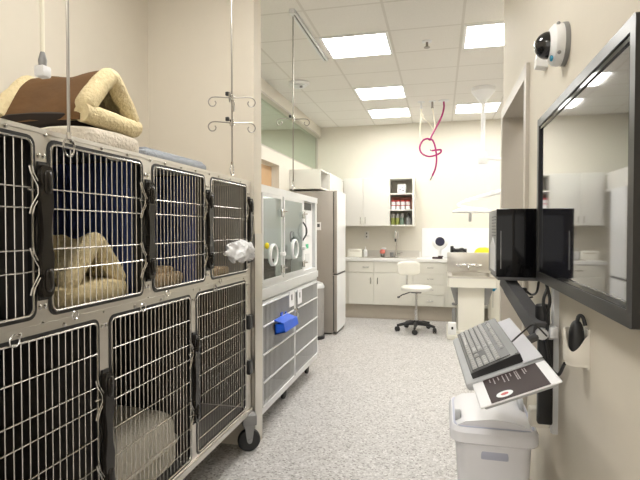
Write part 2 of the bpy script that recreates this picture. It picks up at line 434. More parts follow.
MB().box(XBK+.012, XBK+.02, 1.282, 1.826, ZM+.012, ZT-.025).box(XBK+.02, XC-.06, 1.819, 1.827, ZM+.012, ZT-.025).build('blue_reflection', M['lining_bluecast'], bank, False)['label'] = 'cage lining painted with bluish reflected light'  # reflected blue light painted onto the steel cage walls
MB().box(XBK+.012, XBK+.02, 2.39, 2.966, ZM+.012, ZT-.025).box(XBK+.02, XC-.06, 2.958, 2.967, ZM+.012, ZT-.025).build('grey_lining', M['lining_grey'], bank, False)['label'] = 'mid grey cage lining'
MB().box(XBK+.02, XC-.06, 2.366, 2.374, ZM+.012, ZT-.025).build('grey_lining', M['lining_bluecast'], bank, False)  # same painted blue reflection on the next cage's divider
MB().box(XBK+.02, XC-.06, 2.958, 2.967, ZB+.03, ZM-.02).build('grey_lining', M['steel_in'], bank, False)

def grille(p, q, z0, z1, hz, xf, knuckles, sp=.0295):
    """wire cage door: perimeter rod, verticals, cross wires and the bent wires at the latch"""
    mb = MB()
    e = .010; y0, y1, a, b = p+e, q-e, z0+e, z1-e
    mb.tube([(xf, y, z) for y, z in rrect(y0, y1, a, b, .022, 5)], .0036, 7, closed=True)
    n = round((y1-y0)/sp)
    for k in range(1, n):
        y = y0+(y1-y0)*k/n; mb.tube([(xf-.005, y, a), (xf-.005, y, b)], .0017, 6, caps=False)
    for z in hz:
        mb.tube([(xf+.001, y0, z), (xf+.001, y1, z)], .0022, 6)
    for z in knuckles:                                          # V-shaped wires reaching for the latch
        for d in (0, .012):
            mb.tube([(xf+.002, y1-d, z+.07), (xf+.004, y1+.004-d, z+.05), (xf+.008, y1+.026-d, z+.012), (xf+.008, y1+.026-d, z-.012), (xf+.004, y1+.004-d, z-.05), (xf+.002, y1-d, z-.07)], .0026, 6)
        mb.tube([(xf+.004, y1-.02, z), (xf+.008, y1+.03, z)], .0026, 6)
    return mb
def latch_poly(yc, z0, z1, w=.026):
    """wavy outline of the moulded latch plate"""
    prof = [(0, .45), (.03, .85), (.08, 1.0), (.12, .8), (.15, .5), (.19, .85), (.30, .95), (.42, .6), (.5, .5), (.58, .62), (.70, .95), (.81, .85), (.85, .5), (.88, .8), (.92, 1.0), (.97, .85), (1, .45)]
    def k(f):
        for (a, u), (b, v) in zip(prof, prof[1:]):
            if a <= f <= b:
                t = (f-a)/(b-a); t = t*t*(3-2*t); return u+(v-u)*t
    n = 48; R = [(yc+w*k(i/n), z0+(z1-z0)*i/n) for i in range(n+1)]
    L = [(yc-w*min(1, .35+.65*k(i/n)), z0+(z1-z0)*i/n) for i in range(n+1)]
    return L+R[::-1]
def add_latch(door, yc, z0, z1):
    l = MB().prism(latch_poly(yc, z0, z1), XC+.004, XC+.024, 'yz').build('latch', M['latch'], door)
    for z in (z0+.05, z1-.05):
        MB().ell((XC+.024, yc+.002, z), .008, .016, .036, .7, 14, 10).build('latch_knob', M['latch'], door)
    MB().box(XC-.0, XC+.006, yc-.017, yc+.017, z0-.01, z1+.012).build('latch_backplate', M['black'], door, False)
def gasket(door, p, q, z0, z1):
    o = rrect(p-.004, q+.004, z0-.004, z1+.004, .03, 5); i = rrect(p+.006, q-.006, z0+.006, z1-.006, .024, 5)
    MB().ring_plate(o, i, XC-.02, XC+.002, 'yz').build('gasket', M['black'], door)
for i, (p, q) in enumerate(up):
    d = grille(p, q, *UZ, (1.522, 1.462, 1.338, 1.273), XC+.003, (1.515, 1.275)).build('door', M['rod'], bank)
    gasket(d, p, q, *UZ)
    yc = (q+up[i+1][0])/2 if i < 3 else 2.951
    add_latch(d, yc, 1.195, 1.59)
    MB().tube(arc((XC+.01, p+.10, 1.118), .014, 0, 2*PI, 14, 'yz'), .0022, 6, caps=False).build('tag_ring', M['chrome'], d)
for i, (p, q) in enumerate(lo):
    d = grille(p, q, *LZ, (.962, .845, .772, .665, .56, .44, .35), XC+.003, (.80, .50) if i < 2 else ()).build('door', M['rod'], bank)
    gasket(d, p, q, *LZ)
    if i < 2: add_latch(d, (q+lo[i+1][0])/2, .455, .885)
    else:
        for z in (.816, .532): MB().rbox(XC-.01, XC+.022, 2.915, 2.965, z-.045, z+.045, .006).build('hinge', M['black'], d)
    MB().tube(arc((XC+.01, p+.45*(q-p) if i == 0 else p+.2, 1.085), .017, 0, 2*PI, 16, 'yz'), .0024, 6, caps=False).build('tag_ring', M['chrome'], d)
MB().box(XC, XC+.0012, 1.58, 1.65, ZT-.047, ZT-.037).build('rating_plate', M['dullrod'], bank, False)
def caster(x, y, parent):
    RM = Matrix.Translation((x, y, 0)) @ Matrix.Rotation(math.radians(-58), 4, 'Z')
    f = MB().rbox(-.04, .04, -.045, .045, .17, ZB-.003, .008)
    for a, b_ in ((.024, .031), (-.031, -.024)): f.prism([(-.032, .175), (.032, .175), (.016, .07), (-.016, .07)], a, b_, 'yz')
    f.lathe((-.036, 0, .0725), [(.014, 0), (.014, .072)], 12, 'x')
    c = f.xf(RM).build('caster', M['mgrey'], parent)
    MB().lathe((-.02, 0, .0725), [(.045, 0), (.066, .003), (.072, .012), (.072, .028), (.066, .037), (.045, .04)], 28, 'x').xf(RM).build('wheel', M['rubber'], c)
for x in (-1.165, -1.80):
    for y in (.85, 2.935): caster(x, y, bank)

# ------------------------------------------------------------------ things in and on the near bank
def tent(x, y, z, w, d, h, rr, wall, rim, label, flip=1):
    """triangular fabric cat bed opening towards the aisle (+X)"""
    t = thing('cat_bed', (x-d/2, y, z), label, 'cat bed')
    zb = z+.055
    tri = [Vector((x, y-w/2, zb)), Vector((x, y-w*.075, zb+h*.90)), Vector((x, y, zb+h*1.0)), Vector((x, y+w*.075, zb+h*.90)), Vector((x, y+w/2, zb))]
    rp = smooth_path([tri[0], (tri[0]+tri[1])/2+Vector((0, -.006, 0)), tri[1], tri[2], tri[3], (tri[3]+tri[4])/2+Vector((0, .006, 0)), tri[4]], 6)
    n_ = len(rp); rl = [rr*min(1, .45+.28*min(i, n_-1-i)) for i in range(n_)]
    MB().tube(rp, rl, 16).wob(.006, 14, 3).build('rim', rim, t)
    def skin(k, x0, dd, up):
        n, m = 12, 14; q = 2*n+1; vs = []
        for kk in (1.0, .94):
            for i in range(m+1):
                f = i/m; sag = 1-.05*math.sin(f*PI)
                for j in range(q):
                    g = j/n-1
                    vs.append(Vector((x0-f*dd, y+g*(w/2*k+.012)*kk, zb-.03+(h*k+up)*sag*kk*(1-abs(g)**1.35)+.006*math.sin(f*11+g*4)*(1-abs(g)))))
        o = (m+1)*q
        fs = [(i*q+j, i*q+j+1, (i+1)*q+j+1, (i+1)*q+j) for i in range(m) for j in range(2*n)]
        fs = fs+[tuple(v+o for v in f[::-1]) for f in fs]
        for j in range(2*n): fs += [(j, j+1, o+j+1, o+j), (m*q+j, m*q+j+1, o+m*q+j+1, o+m*q+j)]
        for i in range(m): fs += [(i*q, (i+1)*q, o+(i+1)*q, o+i*q), (i*q+q-1, (i+1)*q+q-1, o+(i+1)*q+q-1, o+i*q+q-1)]
        return MB().add(vs, fs)
    skin(1.0, x-.005, d, rr+.022).wob(.006, 8, 1).build('shell', wall, t, True, 60)
    ln = skin(.90, x+.004, d-.012, rr+.008)
    ln.prism([(y-w*.42, zb-.02), (y+w*.42, zb-.02), (y, zb+h*.9)], x+.02-d, x+.032-d, 'yz')
    ln.build('lining', rim, t, True, 60)
    if wall is not rim:
        MB().tube([p-Vector((d+.01, 0, 0)) for p in rp], rr*.9, 14).wob(.006, 14, 7).build('rear_rim', rim, t)
        MB().ell((x-d/2-.03, y, z+.032), d/2, w/2+.015, .034, .42, 40, 12).wob(.007, 11, 5).build('base_cushion', M['suededark'], t)
        MB().tube(smooth_path([(x+.002, y-w/2, z+.05), (x+.012, y-w/4, z+.045), (x+.012, y+w/4, z+.045), (x+.002, y+w/2, z+.05)], 6), [.037]*19, 14).wob(.006, 12, 2).build('front_lip', rim, t)
    else: MB().ell((x-d/2+.012, y, z+.045), d/2+.03, w/2+.035, .045, .42, 40, 12).wob(.007, 11, 5).build('base_cushion', rim, t)
    return t
tent(-1.27, 1.735, 1.775, .32, .37, .168, .038, M['suede'], M['fleece'], 'brown cat tent with cream fleece rim on top of the cage bank')
tent(-1.245, 1.60, 1.122, .315, .17, .178, .036, M['fleece'], M['fleece'], 'cream fleece cat tent behind the bars of an upper cage')
solo('cat_cushion', MB().ell((-1.355, 1.725, 1.742), .135, .195, .042, .5, 40, 12).wob(.006, 11, 9), M['fleece2'], 'off-white fleece cushion under the brown cat tent', 'cushion')
solo('cat_blanket', MB().rbox(-1.80, -1.235, 1.93, 2.52, 1.702, 1.752, .024, 4).rbox(-1.80, -1.25, 1.95, 2.50, 1.738, 1.762, .012, 3).wob(.007, 9, 2), M['bluegrey'], 'folded blue-grey blanket on top of the cage bank beside the tent', 'blanket')
solo('cat_blanket', MB().ell((-1.40, 1.08, 1.165), .16, .15, .045, .55).wob(.012, 14, 4), M['bluegrey'], 'grey crumpled fleece in the leftmost upper cage', 'blanket')
solo('cat_blanket', MB().rbox(-1.66, -1.27, 1.90, 2.33, 1.121, 1.185, .025, 3).rbox(-1.62, -1.30, 1.93, 2.28, 1.178, 1.215, .017, 3).wob(.006, 9, 6), M['tanblanket'], 'folded tan blanket in the upper cage left of the one with the white cloth', 'blanket')
solo('scratch_pad', MB().rbox(-1.62, -1.235, 2.45, 2.80, 1.121, 1.175, .008).rbox(-1.6, -1.30, 2.47, 2.72, 1.165, 1.205, .012), M['tanblanket'], 'tan pad on the floor of the rightmost upper cage, behind the white cloth', 'pad')
db = thing('pet_bed', (-1.5, 1.93, ZB+.02), 'large beige cushion bed in the lower middle cage', 'pet bed')
MB().ell((-1.51, 1.888, .405), .315, .305, .14, .38, 44, 16).wob(.012, 6, 8).build('cushion', M['greybed'], db)
MB().tube([(-1.51+.318*math.copysign(abs(math.cos(a))**.38, math.cos(a)), 1.888+.304*math.copysign(abs(math.sin(a))**.38, math.sin(a)), .405) for a in [2*PI*k/48 for k in range(48)]], .008, 8, closed=True).build('piping', M['greybed'], db)
# white cloth hanging over the bars
cl = MB()
cl.ell((XC+.055, 2.72, 1.268), .042, .17, .050, .8, 90, 44).wob(.026, 9, 4).wob(.022, 20, 8).wob(.010, 45, 3)
solo('cloth', cl, M['cloth'], 'crumpled white cloth hanging on the rightmost upper cage door', 'cloth')

# ------------------------------------------------------------------ hanging rods
def iv_rod(y, tiers, zb, label, ztop=ZC-.022, x=-1.14):
    t = thing('hanging_rod', (x, y, ztop), label, 'hanging rod', 'thin rods hanging from ceiling tracks')
    m = MB().tube([(x, y, ztop), (x, y, zb+.06)], .0048, 8); m.build('rod', M['dullrod'], t)
    lp = [Vector((x, y, zb+.062))]+[Vector((x, y, zb+.026))+Vector((0, .024*math.sin(a), -.028*math.cos(a)))*1.0 for a in [PI*.85-2*PI*.88*k/14 for k in range(15)]]
    MB().tube(smooth_path(lp, 3), .0034, 7).lathe((x, y, zb+.05), [(.008, 0), (.008, .022)], 10).build('loop_hook', M['chrome'], t)
    for z, rot in tiers:
        h = MB()
        for k in range(4):
            a = rot+k*PI/2; c, s = math.cos(a), math.sin(a)
            pts = [(0.004, 0), (.05, .003), (.10, .004), (.122, -.006), (.130, -.026), (.118, -.046), (.098, -.046), (.088, -.030), (.094, -.018)]
            h.tube(smooth_path([(x+r*c, y+r*s, z+dz) for r, dz in pts], 4), .0034, 7)
        hk = h.build('hook_arms', M['dullrod'], t)
        MB().lathe((x, y, z), [(.013, -.016), (.013, .018)], 12).build('collar', M['chrome'], hk)
        MB().rbox(x-.028, x-.008, y-.03, y-.01, z+.008, z+.03, .004).build('thumb_screw', M['black'], hk)
iv_rod(1.355, (), 1.632, 'thin rod hanging in front of the brown cat tent')
iv_rod(2.63, ((2.135, .30), (1.995, .42)), 1.705, 'hanging rod with two tiers of hooks in front of the pale pier')
iv_rod(3.835, ((2.272, .30),), 1.712, 'hanging rod with one tier of hooks above the glass-door cage', ZC-.04)
t = thing('pendant_outlet', (-1.30, 1.427, ZC), 'white pendant outlet cord with grey connector hanging above the brown cat tent', 'outlet')
MB().tube([(-1.30, 1.427, ZC), (-1.30, 1.427, 1.985)], .007, 8).build('cord', M['ivory'], t)
MB().lathe((-1.30, 1.427, 1.945), [(.012, 0), (.014, .02), (.008, .045), (.006, .05)], 12).build('strain_relief', M['mgrey'], t)
MB().rbox(-1.32, -1.28, 1.407, 1.447, 1.908, 1.947, .008).build('connector', M['cloth'], t)

# ------------------------------------------------------------------ second bank: glass-door cage on a barred kennel
KY0, KY1 = 3.15, 4.745
k = thing('barred_kennel', (-1.5, 3.95, 0), 'grey kennel with pale bars under the glass-door cage', 'kennel')
f = MB()
f.box(XC-.03, XC, KY0, KY1, .135, .185).box(XC-.03, XC, KY0, KY1, .885, .905).box(XC-.03, XC, KY0, KY0+.03, .185, .885).box(XC-.03, XC, KY1-.03, KY1, .185, .885)
f.build('frame', M['alu'], k, False)
MB().box(-1.85, XC-.03, KY0, KY0+.015, .135, .90).box(-1.85, XC-.03, KY1-.015, KY1, .135, .90).box(-1.85, -1.835, KY0, KY1, .135, .90).box(-1.85, XC-.03, KY0, KY1, .135, .15).box(-1.85, XC-.03, KY0, KY1, .895, .905).build('casing', M['kennel_in'], k, False)
MB().box(-1.83, XC-.03, 3.94, 3.95, .15, .89).build('divider_panel', M['kennel_in'], k, False)
def kdoor(a, b):
    g = MB(); n = round((b-a)/.028)
    for i in range(1, n): y = a+(b-a)*i/n; g.tube([(XC+.004, y, .19), (XC+.004, y, .88)], .0032, 6, caps=False)
    d = g.build('door', M['alu'], k)
    h = MB()
    for z in (.737, .545, .355): h.tube([(XC+.011, a, z), (XC+.011, b, z)], .0075, 8)
    h.tube([(XC+.006, y, z) for y, z in rrect(a, b, .188, .883, .02, 4)], .008, 8, closed=True)
    h.build('cross_bars', M['alu'], d)
    return d
d1 = kdoor(3.175, 3.925); d2 = kdoor(3.955, 4.715)
MB().rbox(XC+.012, XC+.03, 3.90, 3.98, .72, .75, .005).tube([(XC+.025, 3.92, .735), (XC+.04, 3.94, .70), (XC+.025, 3.94, .66)], .006, 8).build('latch', M['chrome'], d2)
for y in (3.23, 3.92, 4.66):
    c = MB().rbox(-1.28, -1.22, y-.03, y+.03, .08, .135, .006).build('caster', M['dgrey'], k)
    MB().lathe((-1.265, y, .046), [(.03, 0), (.046, .004), (.046, .026), (.03, .03)], 20, 'x').build('wheel', M['rubber'], c)
for (ya, zt, lab) in ((3.765, .905, 'white card hanging on the left kennel door'), (4.0, .895, 'white card hanging on the right kennel door')):
    t = thing('kennel_card', (XC+.02, ya+.06, zt-.10), lab, 'card', 'white cards on the kennel doors')
    MB().box(XC+.014, XC+.019, ya, ya+.13, zt-.125, zt).build('card', M['paper'], t, False)
    MB().box(XC+.019, XC+.0195, ya+.05, ya+.08, zt-.075, zt-.03).build('mark', M['dgrey'], t, False)
t = thing('blue_tray', (-1.10, 3.57, .64), 'bright blue plastic box hooked on the kennel bars', 'box')
mb = MB()
xi, xo = XC+.018, XC+.10
mb.prism([(xi, .714), (xo-.02, .720), (xo, .66), (xi, .64)], 3.40, 3.412, 'xz').prism([(xi, .714), (xo-.02, .720), (xo, .66), (xi, .64)], 3.73, 3.74, 'xz')
mb.prism([(xo-.02, .720), (xo-.012, .720), (xo, .66), (xo-.01, .66)], 3.40, 3.74, 'xz').prism([(xi, .714), (xi+.01, .714), (xi+.01, .64), (xi, .64)], 3.40, 3.74, 'xz').prism([(xi, .64), (xo, .66), (xo, .67), (xi, .65)], 3.40, 3.74, 'xz')
mb.build('body', M['blue'], t, False)
mb = MB(); mb.prism([(xi, .740), (xo-.012, .721), (xo-.012, .727), (xi, .748)], 3.395, 3.58, 'xz').prism([(xi, .735), (xo-.012, .714), (xo-.012, .720), (xi, .744)], 3.58, 3.720, 'xz').build('lid', M['blue'], t, False)
MB().box(XC+.014, XC+.02, 3.55, 3.60, .75, .775).box(XC+.014, XC+.02, 3.66, 3.69, .75, .765).build('hook', M['blue'], t, False)

g = thing('glass_door_cage', (-1.5, 3.95, .91), 'white-framed intensive care cage with two glass doors on the kennel', 'cage')
GZ0, GZ1 = .912, 1.70
f = MB()
f.box(XC-.04, XC, KY0, KY1, GZ0, .935).box(XC-.04, XC+.012, KY0, KY1, .935, .995).box(XC-.04, XC, KY0, KY1, .995, 1.03).box(XC-.04, XC+.006, KY0, KY1, 1.648, GZ1)
f.box(XC-.04, XC, KY0, KY0+.015, 1.03, 1.65).box(XC-.04, XC, 3.60, 3.645, 1.03, 1.65).box(XC-.04, XC, 4.19, 4.27, 1.03, 1.65).box(XC-.04, XC, KY1-.07, KY1, 1.03, 1.65)
f.build('frame', M['alu'], g, False)
MB().box(-1.85, XC-.04, KY0, KY0+.012, GZ0, GZ1-.01).box(-1.85, XC-.04, KY1-.012, KY1, GZ0, GZ1-.01).box(-1.85, -1.838, KY0, KY1, GZ0, GZ1-.01).box(-1.85, XC-.04, KY0, KY1, GZ0, .93).box(-1.85, XC-.04, KY0, KY1, 1.685, 1.70).build('casing', M['shelfback2'], g, False)
MB().box(-1.838, -1.833, KY0+.02, 4.2, .94, 1.40).box(-1.835, -1.815, KY0+.02, 4.2, 1.40, 1.425).build('rear_liner', M['white'], g, False)
MB().box(-1.838, XC-.04, 4.205, 4.22, .93, 1.685).build('divider_panel', M['alu'], g, False)
def gdoor(a, b, pz, py, knob):
    d = MB().ring_plate(rrect(a, b, 1.03, 1.645, .004, 4), rrect(a+.022, b-.022, 1.052, 1.623, .004, 4), XC, XC+.014, 'yz').build('glass_door', M['alu'], g, False)
    r0 = .068
    n = 28
    # pane with its round port hole
    hole = [(py+r0*math.cos(2*PI*i/n-3*PI/4), pz+r0*math.sin(2*PI*i/n-3*PI/4)) for i in range(n)]
    rect = []
    y0_, y1_, z0_, z1_ = a+.02, b-.02, 1.05, 1.625
    for i in range(n):
        s = i/n*4; e_, fr = int(s), s-int(s)
        rect.append([(y0_+(y1_-y0_)*fr, z0_), (y1_, z0_+(z1_-z0_)*fr), (y1_-(y1_-y0_)*fr, z1_), (y0_, z1_-(z1_-z0_)*fr)][e_])
    MB().ring_plate(rect, hole, XC+.004, XC+.009, 'yz').build('pane', M['glass'], d, False)
    MB().lathe((XC-.004, py, pz), [(.062, 0), (.082, .002), (.082, .026), (.074, .034), (.062, .03)], 30, 'x').build('port_ring', M['white'], d) if False else None
    prof = [(.067, 0), (.081, .002), (.081, .022), (.074, .028), (.067, .024)]
    mb = MB(); nn = 30; vs = []; fs = []
    for r, h in prof:
        for i in range(nn):
            an = 2*PI*i/nn; vs.append((XC-.002+h, py+r*math.cos(an), pz+r*math.sin(an)))
    m_ = len(prof)
    for i in range(m_):
        j = (i+1) % m_
        for q_ in range(nn):
            l = (q_+1) % nn; fs.append((i*nn+q_, i*nn+l, j*nn+l, j*nn+q_))
    mb.add(vs, fs).build('port_ring', M['white'], d)
    MB().lathe((XC+.012, py, pz), [(.064, 0), (.064, .004)], 28, 'x').build('port_cover', M['glass'], d)
    MB().rbox(XC+.01, XC+.04, b-.05, b+.015, pz-.018, pz+.012, .006).build('port_hinge', M['white'], d)
    for z in (1.52, 1.10): MB().rbox(XC+.01, XC+.03, b-.03, b+.012, z-.03, z+.03, .004).tube([(XC+.03, b-.01, z+.01), (XC+.05, b+.01, z+.01)], .006, 8).build('latch', M['chrome'], d)
    return d
gd1 = gdoor(3.165, 3.60, 1.215, 3.40, 1)
gd2 = gdoor(3.645, 4.19, 1.235, 3.94, 0)
MB().tube(smooth_path([(XC+.012, 4.18, 1.46), (XC+.04, 4.185, 1.42), (XC+.045, 4.185, 1.36), (XC+.012, 4.18, 1.30)], 5), .007, 8).build('handle', M['dgrey'], gd2)
cp = MB().box(XC-.05, XC-.03, 4.27, KY1-.07, 1.03, 1.648).build('control_panel', M['white'], g, False)
MB().box(XC-.03, XC-.026, 4.30, 4.62, 1.575, 1.64).build('vent_slot', M['black'], cp, False)
MB().rbox(XC-.03, XC-.022, 4.42, 4.56, 1.33, 1.56, .004).build('instruction_plate', M['alu'], cp)
MB().box(XC-.022, XC-.0215, 4.43, 4.55, 1.345, 1.545).build('instruction_sheet', M['paper'], cp, False)
MB().box(XC-.03, XC-.026, 4.44, 4.52, 1.22, 1.26).build('green_lamp', M['grn'], cp, False)
MB().box(XC-.03, XC-.026, 4.42, 4.56, 1.08, 1.17).build('outlet_plate', M['alu'], cp, False)
MB().lathe((-1.83, 4.08, 1.40), [(.06, 0), (.06, .02), (.045, .024)], 24, 'x').build('vent', M['dgrey'], g)
MB().rbox(-1.75, -1.30, 3.3, 4.1, 1.665, 1.684, .005).build('fill_glow', M['softfill'], g)  # added glowing slab that brightens the cage interior
MB().ell((XC+.018, 3.245, 1.285), .014, .022, .022).build('yellow_knob', M['yellow'], gd1)
MB().lathe((XC-.045, 4.03, 1.335), [(.05, 0), (.05, .012), (.042, .016)], 24, 'x').build('dark_disc', M['dgrey'], gd2)
b = thing('litter_box', (-1.42, 3.94, .93), 'dark brown box on the floor of the glass-door cage', 'box')
mb = MB(); mb.box(-1.62, -1.26, 3.72, 3.732, .931, 1.13).box(-1.62, -1.26, 4.148, 4.16, .931, 1.13).box(-1.62, -1.608, 3.72, 4.16, .931, 1.13).box(-1.272, -1.26, 3.72, 4.16, .931, 1.13).box(-1.62, -1.26, 3.72, 4.16, .931, .94).build('body', M['latch'], b, False)
MB().ring_plate(rrect(-1.63, -1.25, 3.71, 4.17, .01), rrect(-1.61, -1.27, 3.73, 4.15, .01), 1.13, 1.14, 'xy').build('rim', M['latch'], b, False)
solo('toy_ball', MB().ell((-1.30, 3.27, 1.265-.3+.035), .035, .035, .035, 1), M['yellow'], 'small yellow ball inside the glass-door cage', 'ball') if False else None

# ------------------------------------------------------------------ bin by the fridge, fridge
t = thing('trash_bin', (-1.575, 6.2, 0), 'tall grey trash bin between the kennel and the fridge', 'bin')
MB().lathe((-1.575, 6.2, 0), [(.135, .05), (.138, .64), (.138, .65)], 32).build('body', M['lining_grey'], t)
MB().lathe((-1.575, 6.2, 0), [(.142, .65), (.142, .67), (.12, .71), (.07, .73), (0, .735)], 32).build('lid', M['alu'], t)
MB().lathe((-1.575, 6.2, 0), [(.145, 0), (.145, .045), (.137, .052)], 32).build('base', M['black'], t)
FY0, FY1 = 6.455, 7.03
fr = thing('refrigerator', (-1.63, 6.74, 0), 'grey-sided refrigerator with glossy white doors against the left wall', 'refrigerator')
MB().rbox(-1.965, -1.375, FY0, FY1, .02, 1.905, .006).build('body', M['fridge'], fr)
for n_, z0, z1 in (('freezer_door', .81, 1.905), ('fridge_door', .04, .79)):
    d = MB().rbox(-1.36, -1.318, FY0, FY1, z0, z1, .006).build(n_, M['fridge'], fr)
    MB().box(-1.318, -1.312, FY0+.006, FY1-.006, z0+.004, z1-.004).build('door_skin', M['fridgewhite'], d, False)['label'] = 'glossy white door front'
    MB().box(-1.378, -1.358, FY0+.006, FY1-.006, z0+.01, z1-.01).build('seal', M['seal'], d, False)
MB().box(-1.37, -1.315, FY0+.01, FY1-.01, .79, .81).build('grip_recess', M['seal'], fr, False)
MB().box(-1.37, -1.33, FY0+.01, FY1-.01, .0, .04).build('kick_plate', M['seal'], fr, False)
MB().box(-1.9, -1.40, FY0+.03, FY1-.03, 0, .025).build('foot_rail', M['seal'], fr, False)
t = thing('thermometer', (-1.56, 6.45, 1.44), 'small white framed gauge stuck on the grey fridge side', 'thermometer')
MB().box(-1.60, -1.535, 6.445, 6.4545, 1.385, 1.49).build('frame', M['white'], t, False)
MB().box(-1.585, -1.55, 6.4435, 6.445, 1.425, 1.47).build('display', M['dgrey'], t, False)

# ------------------------------------------------------------------ back counter
CF = 7.72
def pull(mb, x, y, z, vert, L=.09):
    d = Vector((0, 0, L/2)) if vert else Vector((L/2, 0, 0)); p = Vector((x, y, z)); o = Vector((0, -.026, 0))
    return mb.tube([p-d, p-d+o, p+d+o, p+d], .0055, 7)
def base_unit(x0, x1, label, fronts):
    t = thing('base_cabinet', ((x0+x1)/2, 8.0, 0), label, 'cabinet', 'cream base cabinets of the back counter')
    MB().box(x0, x0+.016, CF+.02, YB-.005, .225, .90).box(x1-.016, x1, CF+.02, YB-.005, .225, .90).box(x0, x1, YB-.015, YB-.005, .225, .90).box(x0, x1, CF+.02, YB-.005, .225, .243).box(x0, x1, CF+.018, CF+.022, .225, .90).build('carcass', M['cream'], t, False)
    MB().box(x0, x1, CF+.07, YB-.005, 0, .225).build('toe_kick', M['tan'], t, False)
    for kind, a, b_, z0, z1, hx, hz, vert in fronts:
        d = MB().rbox(a+.004, b_-.004, CF, CF+.02, z0+.004, z1-.004, .003, 1).build(kind, M['cream'], t)
        if hx is not None: pull(MB(), hx, CF, hz, vert).build('handle', M['chrome'], d)
base_unit(-1.46, -.992, 'cream base cabinet with one drawer over a door, next to the fridge',
          [('drawer', -1.40, -.992, .725, .90, -1.12, .81, False), ('door', -1.40, -.992, .225, .725, -1.045, .60, True)])
base_unit(-.992, -.40, 'cream base cabinet under the sink behind the stool',
          [('drawer_front', -.992, -.40, .725, .90, None, 0, False), ('door', -.992, -.40, .225, .725, -.935, .60, True)])
base_unit(-.40, .10, 'cream four-drawer base cabinet right of the stool',
          [('drawer', -.40, .07, .725, .90, -.14, .815, False), ('drawer', -.40, .07, .555, .725, -.14, .645, False),
           ('drawer', -.40, .07, .40, .555, -.14, .48, False), ('drawer', -.40, .07, .225, .40, -.14, .31, False)])
base_unit(.10, .95, 'cream base cabinet behind the steel tub', [('door', .12, .53, .225, .90, .49, .62, True), ('door', .53, .95, .225, .90, .57, .62, True)])
wt = thing('worktop', (-.25, 8.0, .90), 'long white worktop along the back wall', 'worktop')
wm = MB(); wm.box(-1.48, -1.25, CF-.02, YB, .90, .945).box(-1.25, -.35, CF-.02, CF+.08, .90, .945).box(-1.25, -.35, YB-.12, YB, .90, .945).box(-.35, .97, CF-.02, YB, .90, .945)
wm.build('top', M['counter'], wt, False)
MB().box(-1.48, -.30, YB-.02, YB-.001, .945, 1.03).build('upstand', M['counter'], wt, False)
sk = thing('sink', (-.8, 8.0, .945), 'stainless steel sink set in the white worktop', 'sink')
sm = MB().ring_plate(rrect(-1.25, -.35, CF+.08, YB-.12, .02), rrect(-1.2, -.62, CF+.13, YB-.19, .04), .945, .951, 'xy')
sm.build('rim', M['steel'], sk)
bs = MB(); bs.ring_plate(rrect(-1.2, -.62, CF+.13, YB-.19, .04), rrect(-1.185, -.635, CF+.145, YB-.205, .04), .77, .95, 'xy').box(-1.2, -.62, CF+.13, YB-.19, .76, .77); bs.build('basin', M['steel'], sk)
MB().box(-1.25, -.32, YB-.13, YB-.115, .951, 1.055).build('splash_lip', M['steel'], sk, False)
fa = thing('faucet', (-.66, 8.1, .951), 'tall chrome faucet behind the sink', 'faucet')
MB().lathe((-.68, 8.08, .951), [(.03, 0), (.03, .015), (.018, .02), (.016, .10)], 18).build('base', M['chrome'], fa)
MB().tube(smooth_path([(-.68, 8.08, 1.04), (-.68, 8.08, 1.3), (-.68, 8.06, 1.36), (-.68, 7.99, 1.38), (-.68, 7.94, 1.34), (-.68, 7.93, 1.25)], 6), .011, 10).build('spout', M['chrome'], fa)
MB().lathe((-.68, 7.93, 1.20), [(.014, 0), (.016, .05)], 14).build('nozzle', M['black'], fa)
MB().tube([(-.66, 8.08, 1.0), (-.58, 8.06, 1.03)], .008, 8).build('lever', M['chrome'], fa)
# things beside the sink
t = thing('paper_towel_box', (-1.34, 8.05, .945), 'cream box on the worktop beside the fridge', 'box')
MB().rbox(-1.455, -1.225, 7.98, 8.12, .945, 1.075, .012).build('box', M['cream'], t)
MB().box(-1.42, -1.26, 7.978, 7.981, 1.04, 1.05).build('slot', M['tan'], t, False)
t = thing('soap_bottle', (-1.18, 8.1, .951), 'white pump bottle between the cream box and the sink', 'bottle')
MB().lathe((-1.18, 8.09, .951), [(.03, 0), (.032, .01), (.032, .10), (.014, .12)], 18).build('bottle', M['white'], t)
MB().tube([(-1.18, 8.09, 1.06), (-1.18, 8.09, 1.11), (-1.18, 8.05, 1.112)], .006, 8).build('pump', M['white'], t)
t = thing('dish_brush', (-.89, 8.1, .951), 'coral and white sponge holder at the back of the sink', 'sponge')
MB().lathe((-.90, 8.06, .951), [(.03, 0), (.036, .05), (.036, .055)], 18).build('cup', M['chrome'], t)
MB().ell((-.90, 8.06, 1.035), .042, .03, .038, .8).build('sponge', M['pink'], t)
MB().ell((-.88, 8.075, 1.085), .04, .02, .016, .8).build('scrubber', M['paper'], t)
solo('tumbler', MB().lathe((-.755, 8.09, .951), [(.024, 0), (.03, .07), (.03, .072)], 16), M['mgrey'], 'small grey tumbler left of the chrome faucet', 'cup')
for x, lab in ((-1.19, 'wall outlet above the white pump bottle'), (-.70, 'wall outlet behind the chrome faucet')):
    t = thing('wall_outlet', (x, YB, 1.3), lab, 'outlet', 'wall outlets over the sink')
    MB().rbox(x-.04, x+.04, YB-.008, YB-.001, 1.24, 1.36, .003).build('plate', M['creamhi'], t)
    MB().box(x-.01, x+.01, YB-.011, YB-.007, 1.315, 1.34).box(x-.01, x+.01, YB-.011, YB-.007, 1.26, 1.285).build('socket', M['dgrey'], t, False)
